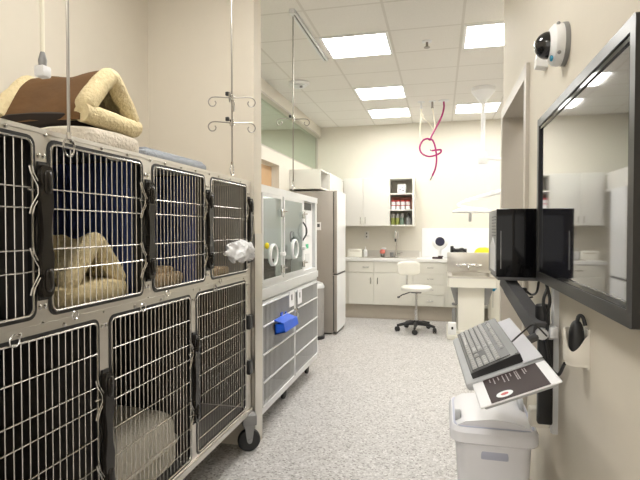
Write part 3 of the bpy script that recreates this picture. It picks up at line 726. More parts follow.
# glossy white splash board
sb = thing('splash_board', (.4, YB, 1.1), 'glossy white wall board behind the round desk fan', 'board')
MB().box(-.285, 3.2, YB-.012, YB-.001, .946, 1.415).build('board', M['fridgewhite'], sb, False)
MB().box(-.005, 3.2, YB-.018, YB-.012, 1.372, 1.39).build('ledge', M['white'], sb, False)
t = thing('desk_fan', (-.02, 7.95, .945), 'round white desk fan with dark centre on the worktop', 'fan')
FX = .0
MB().lathe((FX, 7.92, 1.2), [(.05, 0), (.105, .012), (.122, .03), (.122, .055), (.09, .09), (.03, .11)], 36, 'y').build('housing', M['white'], t)
MB().lathe((FX, 7.918, 1.207), [(.064, -.002), (.070, .004), (.072, .008)], 30, 'y').build('dark_centre', M['navy'], t)
MB().tube([(FX, 7.99, 1.12), (FX, 7.985, .965)], .022, 12).build('stem', M['white'], t)
MB().lathe((FX, 7.98, .945), [(.075, 0), (.075, .014), (.03, .028)], 24).build('foot', M['white'], t)
solo('small_case', MB().rbox(-.115, .04, 7.80, 7.88, .9455, .973, .01).rbox(-.03, .05, 7.82, 7.87, .974, .99, .006), M['maroon'], 'small dark red case at the foot of the desk fan', 'case')
t = thing('desk_telephone', (.30, 7.95, .945), 'black desk telephone behind the steel tub', 'telephone')
MB().prism([(7.85, .945), (8.06, .945), (8.06, 1.06), (7.98, 1.10), (7.85, .99)], .19, .40, 'yz').build('base', M['dgrey'], t)
MB().rbox(.155, .205, 7.86, 8.02, 1.04, 1.14, .012).build('handset_end', M['black'], t)
MB().tube(smooth_path([(.19, 7.92, 1.10), (.25, 7.92, 1.075), (.33, 7.92, 1.095), (.39, 7.92, 1.06)], 5), .02, 10).build('handset', M['black'], t)
solo('yellow_cloth', MB().ell((.62, 7.80, 1.025), .12, .10, .10, .8).wob(.012, 12, 2), M['yellow'], 'bright yellow cloth bundle behind the steel tub', 'cloth')

# upper cabinets and open shelf
UF = 7.97; UZ0, UZ1 = 1.447, 2.215
u = thing('wall_cabinet', (-1.2, 8.1, UZ0), 'white two-door wall cabinet above the sink', 'cabinet')
MB().box(-1.52, -.80, UF+.02, YB-.002, UZ0, UZ1).build('carcass', M['creamhi'], u, False)
for a, b_, hx in ((-1.495, -1.204, -1.24), (-1.204, -.80, -1.165)):
    d = MB().rbox(a+.003, b_-.003, UF, UF+.02, UZ0+.003, UZ1-.003, .003, 1).build('door', M['creamhi'], u)
    pull(MB(), hx, UF, UZ0+.09, True, .10).build('handle', M['chrome'], d)
o = thing('shelf_unit', (-.6, 8.1, UZ0), 'open white wall shelf of three tiers right of the wall cabinet', 'shelf')
MB().box(-.80, -.775, UF, YB-.002, UZ0, UZ1).box(-.425, -.395, UF, YB-.002, UZ0, UZ1).box(-.775, -.425, UF, YB-.002, UZ1-.025, UZ1).build('frame', M['creamhi'], o, False)
MB().box(-.775, -.425, YB-.02, YB-.002, UZ0, UZ1-.025).build('back_panel', M['shelfback'], o, False)
for z in (UZ0, 1.69, 1.945): MB().box(-.775, -.425, UF, YB-.02, z, z+.02).build('shelf', M['creamhi'], o, False)
t = thing('tissue_box', (-.59, 8.1, 1.965), 'white speckled box on the top tier of the open shelf', 'box')
MB().rbox(-.665, -.53, 8.03, 8.16, 1.965, 2.115, .014).build('box', M['paper'], t)
MB().box(-.63, -.61, 8.028, 8.031, 2.02, 2.04).box(-.585, -.56, 8.028, 8.031, 2.0, 2.015).box(-.60, -.57, 8.028, 8.031, 2.05, 2.058).build('speckles', M['navy'], t, False)
MB().rbox(-.765, -.435, 8.19, 8.26, 1.711, 1.90, .004).build
rb = solo('red_folder', MB().rbox(-.77, -.43, 8.2, 8.262, 1.711, 1.915, .004), M['shelfred'], 'reddish card box behind the bottles on the middle shelf tier', 'box')
proto = None
for i in range(4):
    x = -.73+i*.077
    if proto is None:
        proto = thing('medicine_bottle', (x, 8.08, 1.711), '', 'bottle', 'white bottles with red caps on the middle shelf tier')
        MB().lathe((x, 8.08, 1.711), [(.033, 0), (.034, .005), (.034, .055), (.028, .06)], 20).build('body', M['paper'], proto)
        MB().lathe((x, 8.08, 1.711), [(.0345, .06), (.0345, .07)], 20).build('red_band', M['red'], proto)
        MB().lathe((x, 8.08, 1.711), [(.031, .07), (.034, .08), (.034, .118), (.03, .125)], 20).build('upper_jar', M['paper'], proto)
        MB().lathe((x, 8.08, 1.711), [(.034, .125), (.034, .145), (.03, .15)], 20).build('cap', M['red'], proto); r = proto
    else: r = dup(proto, (x, 8.08, 1.711))
    r['label'] = ['white red-capped bottle, leftmost of four on the middle shelf tier', 'white red-capped bottle, second from left on the middle shelf tier', 'white red-capped bottle, third from left on the middle shelf tier', 'white red-capped bottle, rightmost of four on the middle shelf tier'][i]
for i in range(3):
    x = -.735+i*.072
    t = thing('jar', (x, 8.08, 1.467), ['olive green jar at the left end of the bottom shelf tier', 'olive green jar, second from left on the bottom shelf tier', 'grey-green jar beside the dark bottle on the bottom shelf tier'][i], 'jar', 'grey-lidded jars on the bottom shelf tier')
    MB().lathe((x, 8.08, 1.467), [(.030, 0), (.033, .006), (.033, .10), (.026, .112)], 20).build('body', M['green'] if i < 2 else M['teal'], t)
    MB().lathe((x, 8.08, 1.467), [(.029, .112), (.029, .175), (.024, .18)], 20).build('lid', M['lining_grey'], t)
t = thing('spray_bottle', (-.475, 8.08, 1.467), 'dark bottle with black cap on the bottom shelf tier', 'bottle')
MB().lathe((-.49, 8.08, 1.467), [(.04, 0), (.043, .006), (.043, .10), (.03, .125), (.014, .135)], 20).build('body', M['mgrey'], t)
MB().lathe((-.49, 8.08, 1.467), [(.022, .135), (.022, .16), (.010, .19), (.004, .195)], 16).build('cap', M['black'], t)
# cabinets over the fridge
u = thing('wall_cabinet', (-1.75, 7.4, 1.98), 'white cabinet with open end niche above the refrigerator', 'cabinet')
MB().box(XW+.002, -1.545, 6.96, UF+.02, 1.935, 2.20).box(XW+.002, -1.545, 6.47, 6.49, 1.935, 2.20).box(XW+.002, -1.545, 6.49, 6.96, 1.935, 1.955).box(XW+.002, -1.545, 6.49, 6.96, 2.182, 2.20).box(XW+.002, XW+.02, 6.49, 6.96, 1.955, 2.182).build('carcass', M['creamhi'], u, False)
d = MB().rbox(-1.545, -1.525, 6.965, UF-.02, 1.94, 2.195, .003, 1).build('door', M['creamhi'], u)
MB().tube([(-1.525, 7.85, 1.975), (-1.50, 7.85, 1.975), (-1.50, 7.85, 2.16), (-1.525, 7.85, 2.16)], .006, 7).build('handle', M['chrome'], d)

# ------------------------------------------------------------------ stool
st = thing('swivel_stool', (-.31, 6.95, 0), 'cream padded swivel stool with low back and black five-star base', 'stool')
MB().lathe((-.31, 6.95, 0), [(.17, .555), (.205, .565), (.212, .585), (.208, .605), (.18, .622), (0, .628)], 36).build('seat', M['creamhi'], st)
MB().rbox(-.38, -.24, 6.87, 7.03, .528, .556, .01).build('mechanism', M['black'], st)
MB().tube([(-.38, 6.93, .54), (-.50, 6.88, .50), (-.54, 6.86, .475)], .007, 8).ell((-.545, 6.858, .472), .02, .02, .012).build('lever', M['black'], st)
bp = MB().ell((0, 0, 0), .165, .03, .10, .55, 36, 14)
for v in bp.v: v.y += -.5*v.x*v.x
bp.xf(Matrix.Translation((-.43, 7.10, .85)) @ Matrix.Rotation(math.radians(18), 4, 'Z') ); bp.build('backrest', M['cream'], st)
MB().tube(smooth_path([(-.37, 6.99, .545), (-.43, 7.14, .56), (-.455, 7.16, .64), (-.44, 7.125, .80)], 6), .016, 10).build('back_support', M['chrome'], st)
MB().lathe((-.31, 6.95, 0), [(.026, .14), (.026, .30), (.016, .305), (.016, .53)], 20).build('column', M['chrome'], st)
MB().lathe((-.31, 6.95, 0), [(.042, .085), (.045, .13), (.032, .15)], 20).build('hub', M['black'], st)
for i in range(5):
    a = math.radians(-92+72*i); c, s = math.cos(a), math.sin(a)
    lg = MB().tube([(-.31+.02*c, 6.95+.02*s, .112), (-.31+.15*c, 6.95+.15*s, .105), (-.31+.265*c, 6.95+.265*s, .082)], [.03, .024, .017], 10).build('leg', M['black'], st)
    x, y = -.31+.262*c, 6.95+.262*s
    w_ = MB()
    w_.lathe((0, 0, 0), [(.022, -.024), (.034, -.02), (.034, -.005), (.02, -.003), (.02, .003), (.034, .005), (.034, .02), (.022, .024)], 18, 'x')
    w_.xf(Matrix.Translation((x, y, .0345)) @ Matrix.Rotation(a+.5, 4, 'Z')); w_.tube([(x, y, .035), (x, y, .085)], .008, 8); w_.build('caster', M['rubber'], lg)

# ------------------------------------------------------------------ wet table / tub
tb = thing('prep_tub', (.4, 6.95, 0), 'steel-topped prep tub on a cream pedestal beneath the surgical lamp', 'tub')
TX0, TX1, TY0, TY1 = .10, .70, 6.55, 7.30
MB().ring_plate(rrect(TX0, TX1, TY0, TY1, .03), rrect(TX0+.05, TX1-.05, TY0+.07, TY1-.10, .05), .775, .80, 'xy').build('rim', M['steel'], tb)
MB().ring_plate(rrect(TX0+.045, TX1-.045, TY0+.065, TY1-.095, .05), rrect(TX0+.06, TX1-.06, TY0+.08, TY1-.11, .05), .69, .79, 'xy').box(TX0+.045, TX1-.045, TY0+.065, TY1-.095, .682, .692).build('basin', M['steel'], tb)
MB().ring_plate(rrect(TX0, TX1, TY0, TY1, .03), rrect(TX0+.02, TX1-.02, TY0+.02, TY1-.02, .025), .66, .776, 'xy').box(TX0+.02, TX1-.02, TY0+.02, TY1-.02, .66, .672).build('apron', M['cream'], tb)
MB().rbox(TX0, TX1-.03, TY1-.03, TY1, .80, 1.07, .008).build('backsplash', M['steel'], tb)
fx = MB().tube([(.22, TY1-.06, .90), (.56, TY1-.06, .90)], .013, 10)
for x in (.26, .38, .50): fx.lathe((x, TY1-.03, .90), [(.024, -.06), (.024, 0)], 14, 'y').tube([(x, TY1-.085, .90), (x+.045, TY1-.10, .915)], .007, 8)
fx.tube(smooth_path([(.38, TY1-.06, .90), (.38, TY1-.16, .90), (.38, TY1-.22, .88), (.38, TY1-.23, .84)], 5), .010, 10)
fx.build('mixer_tap', M['chrome'], tb)
MB().rbox(.23, .555, 6.66, 7.22, .09, .665, .01).build('pedestal', M['cream'], tb)
for pl in ([(.13, .66), (.23, .66), (.23, .42), (.20, .42)], [(.67, .66), (.555, .66), (.555, .42), (.60, .42)]): MB().prism(pl, 6.72, 6.78, 'xz').build('bracket', M['mgrey'], tb, False)
MB().rbox(.09, .72, 6.50, 7.28, 0, .06, .012).rbox(.20, .60, 6.60, 7.25, .06, .095, .01).build('base_plate', M['cream'], tb)
MB().lathe((.19, 6.85, .06), [(.03, 0), (.03, .28), (.025, .29)], 16).lathe((.19, 6.85, .06), [(.033, .33), (.033, .36)], 16).build('drain_pipe', M['mgrey'], tb)
t = thing('foot_pedal', (.15, 6.56, .06), 'small white box with dark button on the tub base plate', 'pedal')
MB().rbox(.105, .205, 6.51, 6.60, .061, .215, .012).build('housing', M['white'], t)
MB().rbox(.145, .17, 6.503, 6.512, .13, .165, .004).build('button', M['black'], t)
t = thing('side_cabinet', (.95, 7.5, 0), 'cream end cabinet right of the steel tub with blue tag', 'cabinet')
MB().box(.69, 1.25, 7.345, 7.68, .10, .86).box(.71, 1.25, 7.37, 7.68, 0, .10).build('carcass', M['cream'], t, False)
MB().rbox(.68, 1.27, 7.325, 7.685, .86, .89, .006).build('top', M['counter'], t)
MB().rbox(.695, 1.245, 7.33, 7.345, .12, .85, .003, 1).build('door', M['cream'], t)
tgm = MB()
for i_ in range(5): tgm.ell((.722+.03*math.cos(i_*1.257), 7.326, .575+.026*math.sin(i_*1.257)), .022, .003, .02)
tgm.ell((.722, 7.326, .575), .032, .004, .03).build('blue_tag', M['bluetag'], t)
MB().box(.72, .726, 7.327, 7.331, .30, .54).build('pull_cord', M['mgrey'], t, False)

# ------------------------------------------------------------------ surgical lamp
sl = thing('surgical_lamp', (.505, 6.44, ZC), 'white ceiling-mounted surgical lamp with jointed arm and round head', 'surgical lamp')
MB().lathe((.505, 6.44, ZC), [(.14, 0), (.14, -.045), (.125, -.06), (.04, -.17), (.03, -.19)], 32).build('mount', M['white'], sl)
MB().tube([(.505, 6.44, ZC-.17), (.505, 6.44, 2.33)], .026, 16).build('pole', M['white'], sl)
MB().lathe((.505, 6.44, 2.20), [(.045, 0), (.055, .02), (.05, .11), (.028, .15)], 20).build('swivel', M['white'], sl)
MB().tube([(.505, 6.44, 2.27), (.98, 6.44, 2.215)], .024, 12).build('upper_arm', M['white'], sl)
MB().lathe((.98, 6.44, 1.80), [(.036, 0), (.036, .47), (.03, .48)], 18).build('elbow', M['white'], sl)
MB().tube([(.98, 6.44, 1.915), (.62, 6.44, 1.83), (.31, 6.44, 1.75)], [.032, .028, .022], 12).build('spring_arm', M['white'], sl)
MB().lathe((.62, 6.40, 1.845), [(.03, 0), (.03, .08)], 14, 'y').build('joint', M['alu'], sl)
MB().tube(smooth_path([(.31, 6.44, 1.75), (.24, 6.44, 1.718), (.22, 6.44, 1.69), (.37, 6.44, 1.66)], 5), .016, 10).build('yoke', M['white'], sl)
MB().lathe((.38, 6.44, 1.60), [(.20, 0), (.235, .006), (.235, .025), (.16, .055), (.05, .07)], 40).build('lamp_head', M['white'], sl)
MB().lathe((.36, 6.44, 1.49), [(.012, 0), (.018, .01), (.018, .10), (.022, .11)], 14).build('handle', M['alu'], sl)

# ------------------------------------------------------------------ ceiling gas hoses
for x, lab in ((-.255, 'small ceiling gas fitting, leftmost of the row above the hoses'), (-.11, 'small dark ceiling gas fitting in the middle above the ivory hose')):
    t = thing('gas_fitting', (x, 6.93, ZC), lab, 'fitting', 'ceiling gas fittings')
    MB().lathe((x, 6.93, ZC), [(.05, 0), (.05, -.008), (.02, -.012)], 20).build('flange', M['alu'], t)
    MB().lathe((x, 6.93, ZC), [(.014, -.01), (.014, -.075), (.018, -.08), (.018, -.095)], 12).build('socket', M['dullrod'] if x > -.2 else M['alu'], t)
t = thing('magenta_hose', (.035, 6.93, ZC), 'magenta looped hose hanging from a ceiling fitting', 'hose')
MB().lathe((.04, 6.93, ZC), [(.07, 0), (.07, -.010), (.025, -.016)], 20).build('flange', M['alu'], t)
HO = [(.04, 6.93, 3.10), (.035, 6.93, 3.0), (-.02, 6.93, 2.86), (-.10, 6.93, 2.68), (-.155, 6.93, 2.52), (-.16, 6.90, 2.47),
      ]
MB().tube(smooth_path([(.04, 6.93, 3.11), (.042, 6.93, 3.02), (.01, 6.93, 2.90), (-.06, 6.93, 2.76), (-.115, 6.93, 2.66), (-.135, 6.92, 2.60), (-.17, 6.90, 2.615), (-.235, 6.885, 2.585), (-.272, 6.88, 2.50), (-.245, 6.88, 2.42), (-.16, 6.885, 2.375), (-.07, 6.89, 2.385), (.0, 6.90, 2.42), (.005, 6.91, 2.46), (-.05, 6.92, 2.46), (-.115, 6.93, 2.455)], 7), .0125, 10).build('hose', M['magenta'], t)
MB().tube(smooth_path([(-.15, 6.86, 2.605), (-.10, 6.862, 2.58), (-.065, 6.865, 2.48), (-.05, 6.87, 2.33), (-.065, 6.87, 2.21), (-.105, 6.87, 2.11)], 6), .0125, 10).build('hose_tail', M['magenta'], t)
MB().tube([(-.105, 6.87, 2.11), (-.13, 6.87, 2.05)], .009, 10).tube([(-.115, 6.93, 2.455), (-.14, 6.93, 2.47)], .012, 10).build('nozzle', M['chrome'], t)
t = thing('ivory_hose', (-.18, 6.95, ZC-.09), 'thin ivory hose looped under the ceiling gas fittings', 'hose')
MB().tube(smooth_path([(-.255, 6.93, 3.03), (-.262, 6.95, 2.85), (-.275, 6.95, 2.68), (-.235, 6.95, 2.58), (-.19, 6.95, 2.60)], 6), .008, 8).tube(smooth_path([(-.11, 6.93, 3.03), (-.085, 6.95, 2.90), (-.075, 6.95, 2.78), (-.10, 6.95, 2.70)], 6), .008, 8).tube(smooth_path([(-.10, 6.95, 2.745), (-.16, 6.96, 2.84), (-.22, 6.955, 2.90), (-.245, 6.95, 2.97)], 6), .006, 8).build('hose', M['ivory'], t)

# ------------------------------------------------------------------ right wall: television
TVX = .385; TY_0, TY_1, TZ0, TZ1 = 1.148, 2.205, 1.192, 1.843
tv = thing('television', (.42, 1.68, 1.5), 'large wall-mounted television with charcoal frame on the right wall', 'television')
MB().ring_plate(rrect(TY_0, TY_1, TZ0, TZ1, .006, 4), rrect(TY_0+.03, TY_1-.03, TZ0+.036, TZ1-.03, .004, 4), TVX, TVX+.028, 'yz').build('frame', M['bezel'], tv, False)
MB().ring_plate(rrect(TY_0+.03, TY_1-.03, TZ0+.036, TZ1-.03, .004, 4), rrect(TY_0+.045, TY_1-.043, TZ0+.05, TZ1-.044, .004, 4), TVX+.004, TVX+.02, 'yz').build('inner_bezel', M['gloss'], tv, False)
MB().box(TVX+.009, TVX+.02, TY_0+.04, TY_1-.04, TZ0+.045, TZ1-.04).build('screen', M['screen'], tv, False)
MB().rbox(TVX+.028, XR-.012, TY_0+.006, TY_1-.006, TZ0+.006, TZ1-.006, .008).build('back_housing', M['black'], tv)
MB().box(XR-.014, XR, 1.4, 1.95, 1.35, 1.7).build('wall_bracket', M['dgrey'], tv, False)

# computer tower on arm
ct = thing('computer_tower', (.33, 2.47, 1.19), 'black glossy-fronted computer tower with grey vented side beside the television', 'computer')
CX0, CX1, CY0, CY1, CZ0, CZ1 = .240, .415, 2.295, 2.66, 1.192, 1.487
MB().rbox(CX0, CX1, CY0+.012, CY1, CZ0, CZ1, .006).build('case', M['mgrey'], ct)
fp = MB().rbox(CX0-.001, CX1+.001, CY0, CY0+.016, CZ0-.001, CZ1+.001, .004).build('front_panel', M['gloss'], ct)
MB().box(CX0+.016, CX0+.019, CY0-.0008, CY0+.002, CZ0+.035, CZ0+.20).build('trim_line', M['mgrey'], fp, False)
vm = MB()
for i in range(7): vm.box(CX0-.0015, CX0+.001, CY0+.05, CY0+.20, CZ1-.03-.014*i-.004, CZ1-.03-.014*i)
vm.build('vents', M['black'], ct, False)
MB().prism([(CY0+.05, CZ0+.02), (CY0+.25, CZ0+.02), (CY0+.25, CZ0+.13), (CY0+.15, CZ0+.17), (CY0+.05, CZ0+.13)], CX0-.003, CX0+.001, 'yz').build('side_badge', M['alu'], ct, False)

# wall track with arm
wa = thing('wall_track', (.44, 2.13, .6), 'vertical silver wall track with grey support arm', 'mount')
MB().box(.430, .45, 2.09, 2.14, .60, 1.30).box(.426, .430, 2.10, 2.11, .60, 1.30).build('rail', M['alu'], wa, False)
MB().rbox(.362, .432, 2.05, 2.11, .975, 1.03, .012).lathe((.378, 2.026, 1.002), [(.022, 0), (.022, .026), (.012, .03)], 16, 'y').rbox(.405, .436, 2.03, 2.06, .985, 1.03, .006).build('clamp', M['alu'], wa)
MB().lathe((.388, 2.08, 1.028), [(.027, 0), (.027, .075), (.022, .08)], 20).build('pivot', M['black'], wa)
A, B = Vector((.372, 2.07, 1.02)), Vector((.292, 2.40, 1.170))
am = MB()
ax = (B-A).normalized(); sd = ax.cross(Vector((0, 0, 1))).normalized(); upv = sd.cross(ax)
MB_ = []
def beam(p, q, w0, h0, w1, h1):
    vs = []
    for c, w_, h_ in ((p, w0, h0), (q, w1, h1)):
        for su, sv in ((-1, -1), (1, -1), (1, 1), (-1, 1)): vs.append(c+sd*su*w_/2+upv*sv*h_/2)
    return vs, [(0,1,2,3), (7,6,5,4), (0,4,5,1), (1,5,6,2), (2,6,7,3), (3,7,4,0)]
am.add(*beam(A-ax*.02, B, .055, .065, .05, .05)); ar = am.build('arm', M['dgrey'], wa)
am = MB(); am.add(*beam(A-upv*.036, B-upv*.03-ax*.05, .048, .008, .044, .008)); am.build('arm_cover', M['black'], ar)
MB().rbox(.246, .41, 2.30, 2.62, 1.176, 1.191, .004).build('tower_cradle', M['dgrey'], wa)
MB().tube([(.37, 2.06, .99), (.33, 2.0, .985), (.28, 1.96, .972)], .016, 10).build('tray_arm', M['dgrey'], wa)
MB().rbox(.372, .428, 2.07, 2.10, .64, .98, .008).build('cable_cover', M['black'], wa)
MB().rbox(.35, .425, 2.10, 2.16, .615, .69, .01).tube([(.40, 2.13, .69), (.40, 2.13, .74)], .018, 10).build('lower_bracket', M['pouch'], wa)
cb = MB()
cb.tube(smooth_path([(.40, 2.06, 1.17), (.385, 2.05, 1.12), (.40, 2.05, 1.05), (.395, 2.045, .98), (.405, 2.05, .92), (.415, 2.05, .87), (.43, 2.0, .86), (.435, 1.93, .92)], 6), .006, 8)
cb.tube(smooth_path([(.40, 2.075, 1.19), (.41, 2.06, 1.12), (.39, 2.06, 1.04), (.40, 2.055, .95)], 6), .006, 8)
solo('power_cable', cb, M['black'], 'loose black cable looping down beside the silver wall track', 'cable')
solo('usb_plug', MB().rbox(.322, .375, 2.35, 2.372, 1.115, 1.14, .005).tube(smooth_path([(.37, 2.36, 1.127), (.395, 2.36, 1.11), (.405, 2.30, 1.13), (.41, 2.28, 1.18)], 5), .005, 8).tube(smooth_path([(.315, 2.36, 1.10), (.35, 2.36, 1.09), (.40, 2.36, 1.10)], 5), .004, 8), M['black'], 'black plug on a short lead under the computer tower', 'plug')

# keyboard tray, tilted up to the wall
th = math.radians(20.5)
def tilt(x0, z0): return Matrix.Translation((x0, 0, z0)) @ Matrix.Rotation(-th, 4, 'Y')
# local u runs from user edge to wall, plane origin at (x0, z0)
_a, _b, _c = .398, .062, .033
e1 = Vector((math.cos(_a)*math.cos(_c), math.cos(_a)*math.sin(_c), math.sin(_a))); e2 = Vector((-math.sin(_c)*math.cos(_b), math.cos(_c)*math.cos(_b), math.sin(_b)))
e2 = (e2-e1*e1.dot(e2)).normalized(); e3 = e1.cross(e2)
FM = Matrix.Translation((.0965, 1.6555, .9399)) @ Matrix((e1, e2, e3)).transposed().to_4x4()
TM = FM @ Matrix.Translation((-.028, -1.6555, -.0215))
ty = thing('keyboard_tray', (.2, 1.9, .93), 'light grey sloping keyboard tray on the wall arm', 'tray')
MB().rbox(0, .252, 1.636, 2.17, -.03, 0, .012).xf(TM).build('tray', M['trayg'], ty)
MB().rbox(.03, .24, 1.47, 1.64, -.028, -.0125, .006).xf(TM).build('mouse_platform', M['trayg'], ty)
MB().rbox(.08, .22, 1.72, 2.08, -.055, -.028, .01).xf(TM).build('support_plate', M['dgrey'], ty)
MB().rbox(.19, .25, 1.64, 2.165, .001, .003, .001, 1).xf(TM).build('white_sheet', M['sheet'], ty)['label'] = 'white paper sheet under the keyboard edge'
KM = FM @ Matrix.Translation((0, -1.645, -.0205))
kb = thing('keyboard', (.17, 1.9, .95), 'black keyboard with grey keys on the sloping tray', 'keyboard')
KW = .165; K0, K1 = 1.645, 2.125
MB().prism([(0, 0), (KW, 0), (KW, .028), (KW-.02, .030), (0, .018)], K0, K1, 'xz').xf(KM).build('body', M['kbbody'], kb)
MB().prism([(.004, .0185), (KW-.004, .0295), (KW-.004, .0312), (.004, .0202)], K0+.006, K1-.006, 'xz').xf(KM).build('top_plate', M['plate'], kb, False)
cells = []
L = K1-K0-.03
def zt(u): return .0195+.011*u/KW
def key(u, y, du, dy):
    cells.append((u, y, du, dy))
ys = K1-.015
pit = L/22.5
for r_ in range(5):
    u = .012+r_*.0195
    if r_ == 0:
        row = [1.25, 1.25, 1.25, 6.25, 1.25, 1.25, 1.25, 1.25]
    elif r_ == 1: row = [2.25]+[1]*10+[2.75]
    elif r_ == 2: row = [1.75]+[1]*11+[2.25]
    elif r_ == 3: row = [1.5]+[1]*12+[1.5]
    else: row = [1]*13+[2]
    y = ys
    for w_ in row: key(u, y-w_*pit, .0155, w_*pit-.0042); y -= w_*pit
    y = ys-15.35*pit
    n3 = {0: (1, 1, 1), 1: (0, 1, 0), 2: (0, 0, 0), 3: (1, 1, 1), 4: (1, 1, 1)}[r_]
    for kk in range(3):
        if n3[kk]: key(u, y-pit*(kk+1), .0155, pit-.0045)
    y = ys-18.5*pit
    for kk in range(4): key(u, y-pit*(kk+1), .0155, pit-.0045)
u = .012+5*.0195+.008
for grp in ((0, 1), (2, 4), (6.5, 4), (11, 4), (15.35, 3)):
    for kk in range(grp[1]): key(u, ys-(grp[0]+kk+1)*pit, .0155, pit-.0045)
for (u, y, du, dy) in cells:
    z0 = zt(u)+.0015; tp = .007
    mb = MB(); a = .0032
    mb.add([(u, y, z0), (u+du, y, z0+.0011), (u+du, y+dy, z0+.0011), (u, y+dy, z0), (u+a, y+a, z0+tp), (u+du-a, y+a, z0+tp+.001), (u+du-a, y+dy-a, z0+tp+.001), (u+a, y+dy-a, z0+tp)],
           [(0,3,2,1), (4,5,6,7), (0,1,5,4), (1,2,6,5), (2,3,7,6), (3,0,4,7)])
    mb.xf(KM).build('key', M['keys'], kb, False)
wrm = MB().prism([(.008, .0200), (KW-.028, .0290), (KW-.028, .0318), (.008, .0218)], K0+.012, K1-.012, 'xz')
wrm.xf(KM).build('key_well', M['black'], kb, False)
solo('keyboard_cable', MB().tube(smooth_path([KM @ Vector((KW, 1.80, .02)), KM @ Vector((KW+.05, 1.83, .03)), Vector((.33, 1.92, 1.055)), Vector((.39, 2.02, 1.0)), Vector((.405, 2.055, .98))], 6), .003, 8), M['black'], 'thin black lead running from the keyboard towards the wall track', 'cable')
# mouse pad
PM = FM @ Matrix.Translation((-.008, -1.607, -.0333))
mp = thing('mouse_pad', (.18, 1.55, .93), 'dark maroon printed mouse pad with white ends and oval emblem below the keyboard', 'mouse pad')
MB().rbox(0, .231, 1.40, 1.584, 0, .006, .003, 1).xf(PM).build('pad', M['paper'], mp)
MB().box(.034, .201, 1.402, 1.583, .006, .0066).xf(PM).build('print_panel', M['maroon'], mp, False)
mk = MB()
random.seed(3)
for c_, (yy, n_) in enumerate(((1.63, 5), (1.615, 4), (1.60, 5), (1.585, 3))):
    pass
for i, (u, n_) in enumerate(((.052, 4), (.064, 7), (.078, 4), (.092, 8), (.104, 8), (.116, 4), (.130, 10), (.136, 9), (.155, 6), (.162, 5))):
    y = 1.572
    for j in range(n_):
        l = random.uniform(.003, .007); mk.box(u, u+.0035, y-l, y, .0066, .0069); y -= l+.002
mk.xf(PM).build('print_lines', M['ink'], mp, False)
em = MB(); em.lathe((0, 0, 0), [(1, 0), (1, .0005)], 28)
em.xf(PM @ Matrix.Translation((.078, 1.437, .0066)) @ Matrix.Diagonal((.024, .020, 1, 1))); em.build('emblem', M['paper'], mp, False)
em = MB(); em.lathe((0, 0, 0), [(1, 0), (1, .0004)], 20).xf(PM @ Matrix.Translation((.078, 1.437, .0071)) @ Matrix.Diagonal((.011, .008, 1, 1))); em.build('emblem_mark', M['red'], mp, False)

# mouse pouch
mo = thing('wall_holder', (.42, 1.82, 1.0), 'cream plastic pouch on the right wall below the television', 'holder')
hp = MB(); n = 30; yc_ = 1.718; vs = []; fs = []
def hx(a, k): return XR-.004-.062*k*abs(math.sin(a))**.8, yc_+.040*k*math.copysign(abs(math.cos(a))**.8, math.cos(a))
for i in range(n+1):
    a = PI*i/n
    d_ = (a-.76*PI)/(.21*PI)
    top = 1.085-.055*math.exp(-d_**4)-.012*math.exp(-((a-.76*PI)/(.10*PI))**2)
    for k, z in ((.80, .972), (.97, .985), (1.0, 1.005), (1.0, top), (.93, top), (.93, .985)):
        x, y = hx(a, k); vs.append((x, y, z))
for i in range(n):
    for j in range(6): l = (j+1) % 6; fs.append((i*6+j, i*6+l, (i+1)*6+l, (i+1)*6+j))
hp.add(vs, fs).box(XR-.006, XR, yc_-.038, yc_+.038, .965, 1.09)
hp.prism([hx(PI*i/n, .9) for i in range(n+1)], .972, .984, 'xy')
hp.build('pouch', M['pouch'], mo, True, 50)
ms = thing('computer_mouse', (.412, 1.75, 1.03), 'dark mouse standing in the cream wall pouch', 'mouse')
MB().ell((.418, 1.706, 1.05), .022, .022, .064, .8, 20, 14).build('body', M['black'], ms)
MB().tube(smooth_path([(.418, 1.706, 1.105), (.424, 1.704, 1.128), (.434, 1.70, 1.125), (.44, 1.695, 1.10)], 5), .006, 8).build('lead', M['black'], ms)

# dome camera and sensor
cm = thing('dome_camera', (.45, 2.06, 2.085), 'white wall dome camera with smoked black dome above the television', 'camera')
cy, cz = 2.03, 2.085
MB().lathe((XR, cy, cz), [(.078, 0), (.078, -.014), (.074, -.016)], 36, 'x').build('base_ring', M['mgrey'], cm)
MB().lathe((XR, cy, cz), [(.074, -.014), (.078, -.026), (.074, -.045), (.060, -.058), (.050, -.062)], 36, 'x').build('housing', M['white'], cm)
MB().lathe((XR, cy, cz), [(.050, -.060)]+[(.050*math.cos(a), -.062-.048*math.sin(a)) for a in [PI/2*i/8 for i in range(1, 9)]], 32, 'x').build('dome', M['dome'], cm)
MB().ell((XR-.055, cy-.03, cz-.057), .006, .012, .012).build('emblem', M['bluetag'], cm)
for a in (.6, 2.2, 3.8): MB().ell((XR-.035, cy+.077*math.cos(a), cz+.077*math.sin(a)), .007, .007, .007).build('screw', M['mgrey'], cm)
se = thing('motion_sensor', (.44, 2.375, 2.16), 'small white sensor box on the wall behind the dome camera', 'sensor')
MB().prism([(XR, 2.10), (XR, 2.235), (XR-.025, 2.225), (XR-.045, 2.15), (XR-.045, 2.11)], 2.345, 2.405, 'xz').build('housing', M['white'], se)
MB().box(XR-.047, XR-.04, 2.35, 2.40, 2.115, 2.14).build('lens', M['creamhi'], se, False)

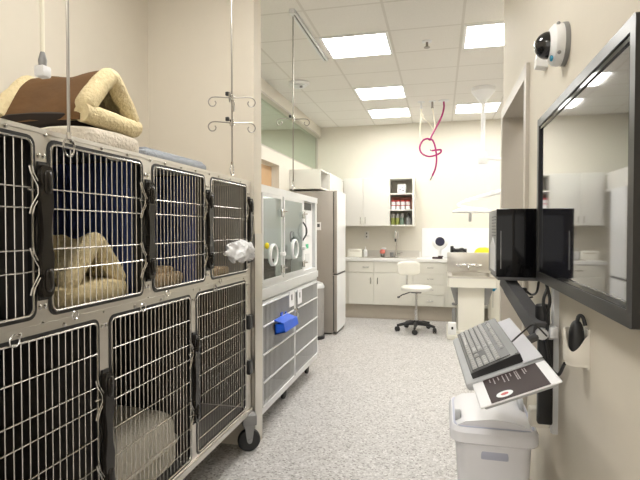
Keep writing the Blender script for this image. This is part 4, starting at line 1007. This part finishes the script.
# ------------------------------------------------------------------ white waste bin
wb = thing('waste_bin', (.215, 2.3, 0), 'white plastic waste bin with swing lid on the floor under the keyboard tray', 'bin')
bx0, bx1, by0, by1 = .055, .378, 2.10, 2.49
def loft(rings):
    mb = MB(); n = len(rings[0][0]); vs = []; fs = []
    for poly, z in rings: vs += [(x, y, z) for x, y in poly]
    for i in range(len(rings)-1):
        for q_ in range(n): l = (q_+1) % n; fs.append((i*n+q_, i*n+l, (i+1)*n+l, (i+1)*n+q_))
    fs.append(tuple(range(n-1, -1, -1))); fs.append(tuple((len(rings)-1)*n+q_ for q_ in range(n)))
    return mb.add(vs, fs)
loft([(rrect(bx0+.045, bx1-.035, by0+.045, by1-.04, .04), 0), (rrect(bx0+.012, bx1-.01, by0+.012, by1-.012, .05), .535)]).build('body', M['bin'], wb)
loft([(rrect(bx0+.002, bx1+.004, by0, by1, .05), .525), (rrect(bx0-.010, bx1+.012, by0-.012, by1+.01, .055), .535), (rrect(bx0-.010, bx1+.012, by0-.012, by1+.01, .055), .575), (rrect(bx0, bx1+.003, by0, by1, .05), .592)]).build('collar', M['bin'], wb)
ld = MB()
ld.prism([(bx0+.012, .59), (bx0+.05, .612), (bx0+.16, .628), (bx1-.09, .622), (bx1-.02, .60), (bx1-.01, .59)], by0+.018, by1-.018, 'xz')
ld.build('lid', M['bin'], wb, True, 50)
MB().ring_plate(rrect(bx0+.004, bx1-.002, by0+.008, by1-.008, .045), rrect(bx0+.012, bx1-.010, by0+.016, by1-.016, .04), .590, .594, 'xy').build('lid_groove', M['binlabel'], wb)
MB().rbox(.165, .275, by0-.003+.016, by0+.03, .46, .50, .012).build('front_grip', M['binlabel'], wb)
MB().lathe((bx0+.012, by0+.10, .60), [(.03, 0), (.03, .02), (.02, .024)], 16, 'x').build('lid_pivot', M['trayg'], wb)
MB().lathe((bx1-.035, by1-.12, .60), [(.04, 0), (.045, .01), (.04, .02)], 18, 'x').build('lid_pivot', M['trayg'], wb)

# ------------------------------------------------------------------ camera, world, view
cd = bpy.data.cameras.new('camera'); co = bpy.data.objects.new('camera', cd); C.objects.link(co)
cd.sensor_width = 36; cd.lens = 500/640*36; cd.clip_start = .05
yaw = math.atan(120/500); pit_ = math.atan(11/500)
co.location = (0, 0, 1.4); co.rotation_euler = (PI/2-pit_, 0, yaw)
S.camera = co
wd = bpy.data.worlds.new('world'); S.world = wd; wd.use_nodes = True
wd.node_tree.nodes['Background'].inputs[0].default_value = (1, .95, .86, 1); wd.node_tree.nodes['Background'].inputs[1].default_value = .75
S.view_settings.view_transform = 'Standard'; S.view_settings.look = 'None'; S.view_settings.gamma = 1; S.view_settings.use_curve_mapping = False
S.view_settings.exposure = 1.22
